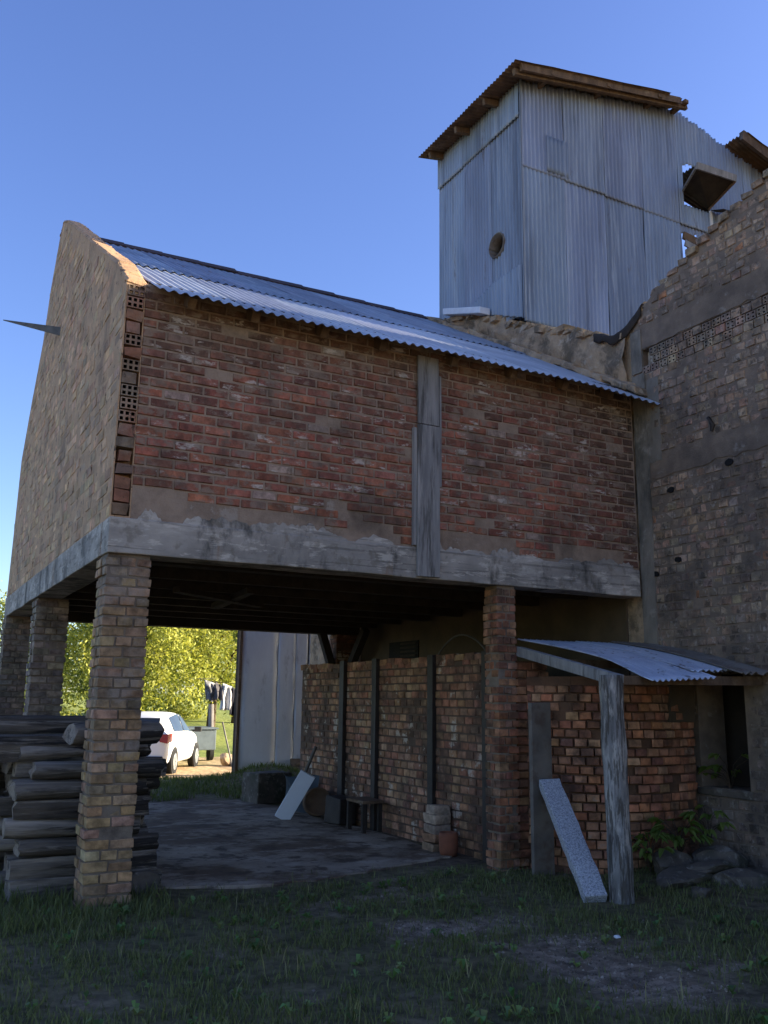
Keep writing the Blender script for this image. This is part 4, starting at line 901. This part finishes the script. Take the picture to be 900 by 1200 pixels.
# car
def make_car():
    root = thing('parked_car', (0, 0, 0), 'white hatchback parked on the sunlit track beyond the pillars', 'car')
    st = [(-1.98, .72, .34, .80, .86, .60), (-1.95, .79, .24, .93, .99, .62), (-1.86, .82, .20, .98, 1.08, .60), (-1.66, .83, .19, .99, 1.36, .58), (-1.45, .84, .19, .98, 1.46, .57), (-1.0, .845, .19, .96, 1.49, .58), (-.4, .85, .19, .95, 1.50, .59), (.15, .85, .19, .94, 1.47, .58), (.5, .845, .19, .935, 1.36, .57), (.85, .84, .19, .93, 1.13, .60), (1.08, .83, .19, .92, .98, .64), (1.4, .81, .20, .86, .89, .64), (1.75, .76, .22, .76, .78, .58), (1.93, .66, .27, .66, .68, .5), (1.99, .55, .36, .55, .57, .4)]
    def ring(s):
        x, w, zb, zl, zr, wr = s
        half = [(0, zb), (w*.8, zb), (w*.97, zb+.1), (w, .5*(zb+zl)), (w*.985, zl-.04), (w*.95, zl), (lerp(w*.95, wr, .5), lerp(zl, zr, .55)), (wr, zr-.03), (wr*.7, zr), (0, zr+.012)]
        return [(x, -y, z) for y, z in half]+[(x, y, z) for y, z in half[-2:0:-1]]
    rs = [ring(s) for s in st]; n = len(rs[0])
    mb = MB(); mb.add([p for r in rs for p in r], [(i*n+j, (i+1)*n+j, (i+1)*n+(j+1) % n, i*n+(j+1) % n) for i in range(len(rs)-1) for j in range(n)]+[tuple(range(n)), tuple(range((len(rs)-1)*n+n-1, (len(rs)-1)*n-1, -1))], smooth=True)
    mb.build('body', M['paint_white'], root, subd=1)
    def prof(x):
        for a, b in zip(st, st[1:]):
            if a[0] <= x <= b[0]: t = (x-a[0])/(b[0]-a[0]); return [lerp(p, q, t) for p, q in zip(a, b)]
    def side(x, f, sgn, o=.012):
        s = prof(x); w, zl, zr, wr = s[1]*.95, s[3], s[4]-.03, s[5]; return (x, sgn*(lerp(w, wr, f)+o), lerp(zl, zr, f)+.012)
    for sgn in (-1, 1):
        for (a, b, fa, fb) in ((-1.25, -.28, .8, .93), (-.2, .78, .95, .55)):
            nn = 6; mb = MB(); P = [side(lerp(a, b, k/nn), .10, sgn, .02) for k in range(nn+1)]+[side(lerp(a, b, k/nn), lerp(fa, fb, k/nn) if lerp(a, b, k/nn) < .3 else lerp(.86, .35, (lerp(a, b, k/nn)-.3)/.48), sgn, .016) for k in range(nn, -1, -1)]
            mb.poly(P if sgn < 0 else P[::-1]); mb.build('side_window', M['glass_dark'], root)
        mb = MB(); mb.tube([(.62, sgn*.84, .98), (.62, sgn*.93, 1.0)], .02, 6); mb.obox((.60, sgn*1.0, 1.03), (.05, 0, 0), (0, .09, 0), (0, 0, .065)); mb.build('wing_mirror', M['trim'], root, bevel=.02)
        mb = MB(); mb.add([(-1.985, sgn*.60, .98), (-1.93, sgn*.80, .98), (-1.72, sgn*.86, 1.0), (-1.78, sgn*.86, .80), (-1.95, sgn*.80, .76), (-1.995, sgn*.62, .80)], [(0, 1, 4, 5) if sgn > 0 else (5, 4, 1, 0), (1, 2, 3, 4) if sgn > 0 else (4, 3, 2, 1)]); mb.build('tail_light', M['tail_red'], root, solid=.03)
        mb = MB(); mb.obox((-.22, sgn*.865, .86), (.08, 0, 0), (0, .012, 0), (0, 0, .014)); mb.build('door_handle', M['paint_white'], root)
        for xw in (-1.28, 1.25):
            w = MB(); w.tube([(xw, sgn*.66, .30), (xw, sgn*.69, .30), (xw, sgn*.83, .30), (xw, sgn*.865, .30)], [.27, .305, .305, .27], 28); wo = w.build('wheel', M['rubber'], root)
            w = MB(); w.tube([(xw, sgn*.866, .30), (xw, sgn*.872, .30)], [.20, .18], 20)
            for k in range(5): a = k*1.2566; w.obox((xw+math.cos(a)*.1, sgn*.876, .30+math.sin(a)*.1), (math.cos(a)*.08, 0, math.sin(a)*.08), (0, .005, 0), (-math.sin(a)*.02, 0, math.cos(a)*.02))
            w.build('rim', M['alloy'], wo)
            w = MB(); w.tube([(xw, sgn*.80, .31), (xw, sgn*.853, .31)], .345, 28); w.build('wheel_arch', M['trim'], root)
    for sgn in (-1, 1):
        mb = MB(); mb.obox((1.80, sgn*.60, .62), (.10, sgn*-.05, .02), (.02, .12, 0), (0, 0, .06)); mb.build('headlight', M['plate'], root, bevel=.02)
    mb = MB(); P = [(-1.93, -.55, 1.045), (-1.93, .55, 1.045), (-1.70, .54, 1.36), (-1.70, -.54, 1.36)]; mb.poly(P); mb.build('rear_window', M['glass_dark'], root)
    mb = MB(); P = [(.66, -.55, 1.30), (.66, .55, 1.30), (1.02, .62, 1.03), (1.02, -.62, 1.03)]; mb.poly([Vector(p)+Vector((.02, 0, .03)) for p in P]); mb.build('windscreen', M['glass_dark'], root)
    mb = MB(); mb.box((-2.035, -.72, .24), (-1.93, .72, .46)); mb.build('rear_bumper', M['trim'], root, bevel=.03)
    mb = MB(); mb.box((-2.01, -.24, .60), (-1.97, .24, .72)); mb.build('number_plate', M['plate'], root)
    return root
car = make_car(); car.rotation_euler = (0, 0, math.radians(90-29)); car.location = (4.92, 16.9, -.23)

# trailer, fence post, stones, stick, washing
tr = thing('trailer', (6.75, 19.5, -.2), 'grey blue box trailer standing beyond the front of the white car', 'trailer')
mb = MB(); mb.box((6.3, 19.2, .12), (7.35, 20.6, .72)); mb.build('box', M['trailer'], tr, bevel=.02)
mb = MB(); mb.box((6.25, 19.15, .721), (7.40, 20.65, .77)); mb.build('rim', M['trailer'], tr)
for x in (6.27, 7.38):
    mb = MB(); mb.tube([(x-.06, 19.8, .0), (x+.06, 19.8, .0)], .21, 18); mb.build('wheel', M['rubber'], tr)
mb = MB(); mb.tube([(6.6, 19.2, .15), (6.6, 18.7, .0)], .03, 8); mb.build('drawbar', M['iron'], tr)
mb = MB(); mb.tube([(7.42, 20, -.25), (7.44, 20.0, .6), (7.41, 20.02, 1.45)], [.09, .085, .08], 8); mb.build('fence_post', M['wood_grey'], None, 'lone grey wooden post standing in the grass behind the trailer', 'post')
for k, (x, y, s, lb) in enumerate([(7.2, 17.6, .3, 'large pale stone at the left of the heap below the washing'), (7.65, 17.4, .26, 'pale stone at the right of the heap below the washing'), (7.4, 17.0, .22, 'smaller stone in front of the heap below the washing')]):
    place(rock(s, s*.8, s*.6, 40+k), 'stone', M['rubble'], (x, y, -.22), (0, 0, k), lb, 'stone', 'stones below the washing')
mb = MB(); mb.tube([(5.3, 12.6, 1.1), (5.62, 12.5, -.15)], .018, 6); mb.build('prop_stick', M['wood_grey'], None, 'thin pale stick leaning below the hanging washing', 'stick')
mb = MB(); mb.tube([(7.40, 20.0, 1.42), (6.6, 17.2, 1.85), (5.6, 14.2, 2.1), (4.6, 12.42, 2.04)], .006, 5); mb.build('clothes_line', M['iron'], None, 'clothes line strung from the grey post to the panel shed', 'clothes line')
mb = MB(); mb.tube([(4.6, 12.42, 2.04), (5.1, 12.39, 1.98), (5.6, 12.3, 1.93), (5.75, 11.3, 2.0)], .006, 5); mb.build('clothes_line', M['iron'], None, 'clothes line carrying the washing beside the panel shed', 'clothes line')
def hang(x0, x1, y, zt, zb, mat, lb, sl=0.0, seed=0):
    k_ = .8476; x0, x1, y, zt, zb = (x0+1.5)*k_-1.5, (x1+1.5)*k_-1.5, y-3.6, 1.6+(zt-1.6)*k_, 1.6+(zb-1.6)*k_
    mb = MB(); mb.grid(12, 10, lambda u, v: (lerp(x0, x1, u)+sl*v+.02*nz(u*3, v*3, seed), y+.05*math.sin(u*9+seed)*v+.03*nz(u*4, v*2, seed), lerp(zt-.08*u, zb+.06*nz(u*3, seed), v)))
    mb.build('hanging_cloth', M[mat], None, lb, 'laundry', 'washing on the line', solid=.006)
hang(5.90, 6.22, 16, 2.10, 1.55, 'cloth_grey', 'mottled grey cloth hanging at the left end of the washing line', .06, 1)
hang(6.20, 6.40, 15.96, 2.04, 1.6, 'cloth_stripe', 'narrow dark grey cloth hanging between the mottled and the white cloth', -.02, 2)
hang(6.38, 6.66, 15.95, 2.02, 1.32, 'cloth_white', 'bright white cloth hanging in the middle of the washing line', -.04, 3)
hang(6.64, 6.88, 15.94, 1.92, 1.2, 'cloth_navy', 'dark navy garment hanging right of the white cloth', -.05, 4)
hang(6.86, 7.02, 15.93, 1.88, 1.22, 'cloth_pink', 'pink and red garment hanging at the right end of the washing line', -.02, 5)

# trees
def tree(x, y, h, crown, n, seed, label, cols, leaf=.16, lean=(0, 0), trunk_r=.16, droop=.35, hang_low=0.0, group='trees beyond the storehouse'):
    r = random.Random(seed); z0 = gz(x, y)
    root = thing('tree', (x, y, z0), label, 'tree', group)
    rx, ry, rz, cz = crown
    tk = MB(); tp = [(x, y, z0-.1), (x+.08+lean[0]*.4, y+lean[1]*.4, z0+h*.3), (x+lean[0], y+lean[1], z0+h*.62)]
    tk.tube(tp, [trunk_r*1.25, trunk_r, trunk_r*.6], 9)
    cen = Vector((x+lean[0], y+lean[1], z0+cz)); clumps = []
    for k in range(n):
        while True:
            p = Vector((r.uniform(-1, 1), r.uniform(-1, 1), r.uniform(-1, 1)))
            if .25 < p.length < 1: break
        p = p*(1+.25*nz(p.x*2+seed, p.y*2, p.z*2))
        clumps.append(Vector((cen.x+p.x*rx, cen.y+p.y*ry, max(z0+.5+hang_low, cen.z+p.z*rz))))
    for k in range(16):
        c = clumps[r.randrange(len(clumps))]; b = Vector(tp[1]).lerp(Vector(tp[2]), r.random()); mdp = b.lerp(c, .5)+Vector((0, 0, .3))
        tk.tube([b, mdp, c], [trunk_r*.45, trunk_r*.28, .03], 6)
    tk.build('trunk', M['bark'], root)
    lf = MB()
    for c in clumps:
        s = r.uniform(.22, .6); base = mixc(cols[0], cols[1], r.random()**1.1); m_ = int(40*s/.4)
        for q in range(m_):
            d = Vector((r.gauss(0, 1), r.gauss(0, 1), r.gauss(0, 1)))*s*.5; d.z -= droop*r.random()
            p = c+d; a = Vector((r.uniform(-1, 1), r.uniform(-1, 1), r.uniform(-1.2, .5))).normalized(); b = a.cross(Vector((r.uniform(-1, 1), r.uniform(-1, 1), r.uniform(-1, 1)))).normalized()
            L = leaf*r.uniform(.6, 1.3); w = L*.42; k = r.uniform(.75, 1.25); col = tuple(min(.9, v*k) for v in base)
            lf.add([p, p+a*L*.5+b*w*.5, p+a*L, p+a*L*.5-b*w*.5], [(0, 1, 2, 3)], col)
    lf.build('crown', M['leaf'], root)
YG = [(.12, .16, .03), (.56, .56, .14)]; MG = [(.08, .12, .03), (.20, .25, .06)]
tree(6.6, 27, 6.2, (3.2, 2.4, 2.7, 4.1), 480, 1, 'large yellow green tree with a drooping crown behind the white car', YG, hang_low=.6)
tree(10.3, 29, 6.0, (2.7, 2.4, 2.6, 4.3), 380, 2, 'yellow green tree behind the hanging washing', YG, hang_low=1.1)
tree(2.6, 29, 5.5, (2.6, 2.2, 2.7, 3.2), 240, 3, 'bushy yellow green tree seen between the corner pillar and the second pillar', YG, hang_low=.1)
tree(-.6, 31, 5.0, (2.4, 2.2, 2.4, 3.0), 190, 4, 'green tree seen between the second and the third pillar', [(.12, .17, .03), (.28, .31, .06)], hang_low=.1)
tree(13.8, 36, 7.5, (3.5, 3, 3.4, 4.6), 360, 5, 'taller dull green tree farther off behind the panel shed', MG, leaf=.2, hang_low=1)
tree(8.4, 37, 6.5, (3.4, 2.5, 3, 3.2), 420, 6, 'dull green tree in the gap behind the two yellow green trees', MG, leaf=.2, hang_low=.2)
tree(6.78, 14.0, 4.6, (.8, .8, .9, 4.2), 40, 7, 'dark trunked tree close beside the panel shed', MG, trunk_r=.17, hang_low=2.6)
for k, (x, y, s, lb) in enumerate([(4.6, 33, 1.3, 'low round bush left of the white car in the meadow'), (11.6, 38, 1.5, 'pale green bush in the meadow behind the post')]):
    r = random.Random(50+k); root = thing('bush', (x, y, gz(x, y)), lb, 'bush'); lf = MB()
    for q in range(1400):
        p = Vector((r.gauss(0, .5), r.gauss(0, .5), abs(r.gauss(0, .45))))*s+Vector((x, y, gz(x, y))); a = Vector((r.uniform(-1, 1), r.uniform(-1, 1), r.uniform(-.6, 1))).normalized(); b = a.cross(Vector((r.uniform(-1, 1), .3, r.uniform(-1, 1)))).normalized(); L = .2
        lf.add([p, p+a*L*.5+b*.05, p+a*L, p+a*L*.5-b*.05], [(0, 1, 2, 3)], mixc(YG[0], YG[1], r.random()))
    lf.build('foliage', M['leaf'], root)

# ------------------------------------------------------------------ grass
def grass(name, n, dom, dens, hrange, cols, seed, wid=.004):
    r = np.random.default_rng(seed); V = []; C = []; cnt = 0
    while cnt < n:
        x, y = dom(r)
        if r.random() > dens(x, y): 
            cnt += .25; continue
        cnt += 1
        h = r.uniform(*hrange)*(.7+.6*max(0, .5+fbm(x*1.6, y*1.6, 12))); a = r.uniform(0, 6.283); b = r.uniform(0, 6.283); l = h*r.uniform(.15, .7)
        z = gz(x, y)-.004; w = wid*r.uniform(.7, 1.4)
        dx, dy = math.cos(a)*w, math.sin(a)*w; ex, ey = math.cos(b)*l, math.sin(b)*l
        V += [(x-dx, y-dy, z), (x+dx, y+dy, z), (x+dx*.7+ex*.4, y+dy*.7+ey*.4, z+h*.6), (x-dx*.7+ex*.4, y-dy*.7+ey*.4, z+h*.6), (x+ex, y+ey, z+h)]
        c = mixc(cols[0], cols[1], r.random()); C += [c, c]
    me = bpy.data.meshes.new(name); k = len(V)//5
    me.from_pydata(V, [], [f for i in range(k) for f in ((5*i, 5*i+1, 5*i+2, 5*i+3), (5*i+3, 5*i+2, 5*i+4))])
    me.materials.append(M['leaf']); ca = me.color_attributes.new('Col', 'FLOAT_COLOR', 'CORNER')
    lt = np.tile(np.array([4, 3]), k); cc = np.ones((2*k, 4), dtype=np.float32); cc[:, :3] = np.array(C, dtype=np.float32)
    ca.data.foreach_set('color', np.repeat(cc, lt, axis=0).ravel()); me.update()
    o = bpy.data.objects.new(name, me); COL.objects.link(o); return o
def dom_near(r):
    y = -6.3+6.9*r.random()**.9; x = r.uniform(-2.2, 6.0); return x, y
def dens_near(x, y):
    if 3.75 < x < 4.6 and y > -.05: return .0
    if -.02 < x < .39 and -.02 < y < .38: return 0
    if y > -.35 and .45 < x < 4.0 and y > .1+.25*nz(x*1.5, 4): return .06
    if x > 4.3 and y > -.5: return .1
    return max(.04, (1-bare(x, y)*.95))*(.12+.88*sstep(-.25, .2, fbm(x*2.2, y*2.2, 6)))
o = grass('grass', 75000, dom_near, dens_near, (.015, .075), [(.075, .09, .03), (.24, .25, .10)], 3, .0035)
tag(o, 'short uneven green grass of the shaded yard in front of the building', 'grass', None, 'stuff')
mb = MB(); r = random.Random(77); k = 0
while k < 2600:
    x, y = r.uniform(.3, 4.6), r.uniform(-5.6, -.2)
    if r.random() > bare(x, y)**1.5*(1 if y < -1 else .5): k += .02; continue
    k += 1; sz = .004+.011*r.random()**3; a = r.uniform(0, 6.28); z = gz(x, y); c = mixc((.10, .085, .07), (.38, .34, .30), r.random()**1.5)
    dx, dy = math.cos(a)*sz, math.sin(a)*sz
    mb.add([(x-dx, y-dy, z-.002), (x+dy, y-dx, z-.002), (x+dx*1.3, y+dy*1.3, z-.002), (x-dy, y+dx, z-.002), (x-dx*.3, y-dy*.3, z+sz*.9), (x+dx*.4, y+dy*.2, z+sz*.8)], [(0, 1, 4), (1, 2, 5), (1, 5, 4), (2, 3, 5), (3, 0, 4), (3, 4, 5)], c)
mb.build('gravel', M['ground'], None, 'scattered grit and small stones on the bare earth of the yard', kind='stuff')
o = grass('grass', 2600, dom_near, lambda x, y: dens_near(x, y)*sstep(.05, .3, fbm(x*3, y*3, 15)), (.06, .16), [(.14, .15, .05), (.38, .34, .18)], 9, .003)
tag(o, 'taller dry stalks scattered through the yard grass', 'grass', None, 'stuff')
mb = MB(); r = random.Random(80)
for k in range(420):
    x, y = r.uniform(-1.2, 4.6), r.uniform(-5.6, .1)
    if 3.6 < x < 4.4 and y > -1.9: continue
    if bare(x, y) > .6 and r.random() < .7: continue
    z = gz(x, y); n_ = r.randint(4, 9); R_ = r.uniform(.025, .075); c0 = mixc((.08, .13, .035), (.22, .28, .10), r.random())
    for q in range(n_):
        a = q*6.283/n_+r.uniform(-.4, .4); d = Vector((math.cos(a), math.sin(a), 0)); sd_ = Vector((-d.y, d.x, 0))*R_*r.uniform(.16, .3); L = R_*r.uniform(.6, 1.2); h = R_*r.uniform(.3, 1.1); p = Vector((x, y, z))
        mb.add([p, p+d*L*.5+sd_+Vector((0, 0, h)), p+d*L+Vector((0, 0, h*.7)), p+d*L*.5-sd_+Vector((0, 0, h))], [(0, 1, 2, 3)], tuple(v*r.uniform(.8, 1.2) for v in c0))
mb.build('ground_cover', M['leaf'], None, 'small broad leaved weeds scattered through the yard grass', kind='stuff')
mb = MB(); r = random.Random(78)
for k in range(160):
    x, y = r.uniform(-1, 4.8), r.uniform(-5.2, .0); z = gz(x, y)+.012; a = r.uniform(0, 6.28); L = r.uniform(.012, .03); d = Vector((math.cos(a), math.sin(a), r.uniform(-.3, .5)))*L; b = Vector((-math.sin(a), math.cos(a), r.uniform(-.3, .3)))*L*.4; p = Vector((x, y, z))
    mb.add([p-d, p+b, p+d, p-b], [(0, 1, 2, 3)], mixc((.10, .06, .03), (.26, .19, .10), r.random()))
mb.build('fallen_leaves', M['leaf'], None, 'dead leaves scattered over the yard grass', kind='stuff')
o = grass('grass', 9000, lambda r: (r.uniform(1.5, 6.0), r.uniform(7.2, 12.5)), lambda x, y: sstep(-.25, .2, fbm(x*1.1, y*1.1, 8)+.9*math.exp(-(((x-5.2)/1.1)**2+((y-9.7)/1.2)**2))), (.03, .12), [(.07, .09, .03), (.15, .18, .06)], 5, .008)
tag(o, 'rough weeds and grass on the mound behind the concrete floor', 'grass', None, 'stuff')
o = grass('grass', 6000, lambda r: (r.uniform(-2.2, .7), r.uniform(-.6, 2.2)), lambda x, y: .9, (.04, .15), [(.075, .09, .03), (.18, .20, .075)], 6, .005)
tag(o, 'taller grass round the timber stack and the corner pillar', 'grass', None, 'stuff')
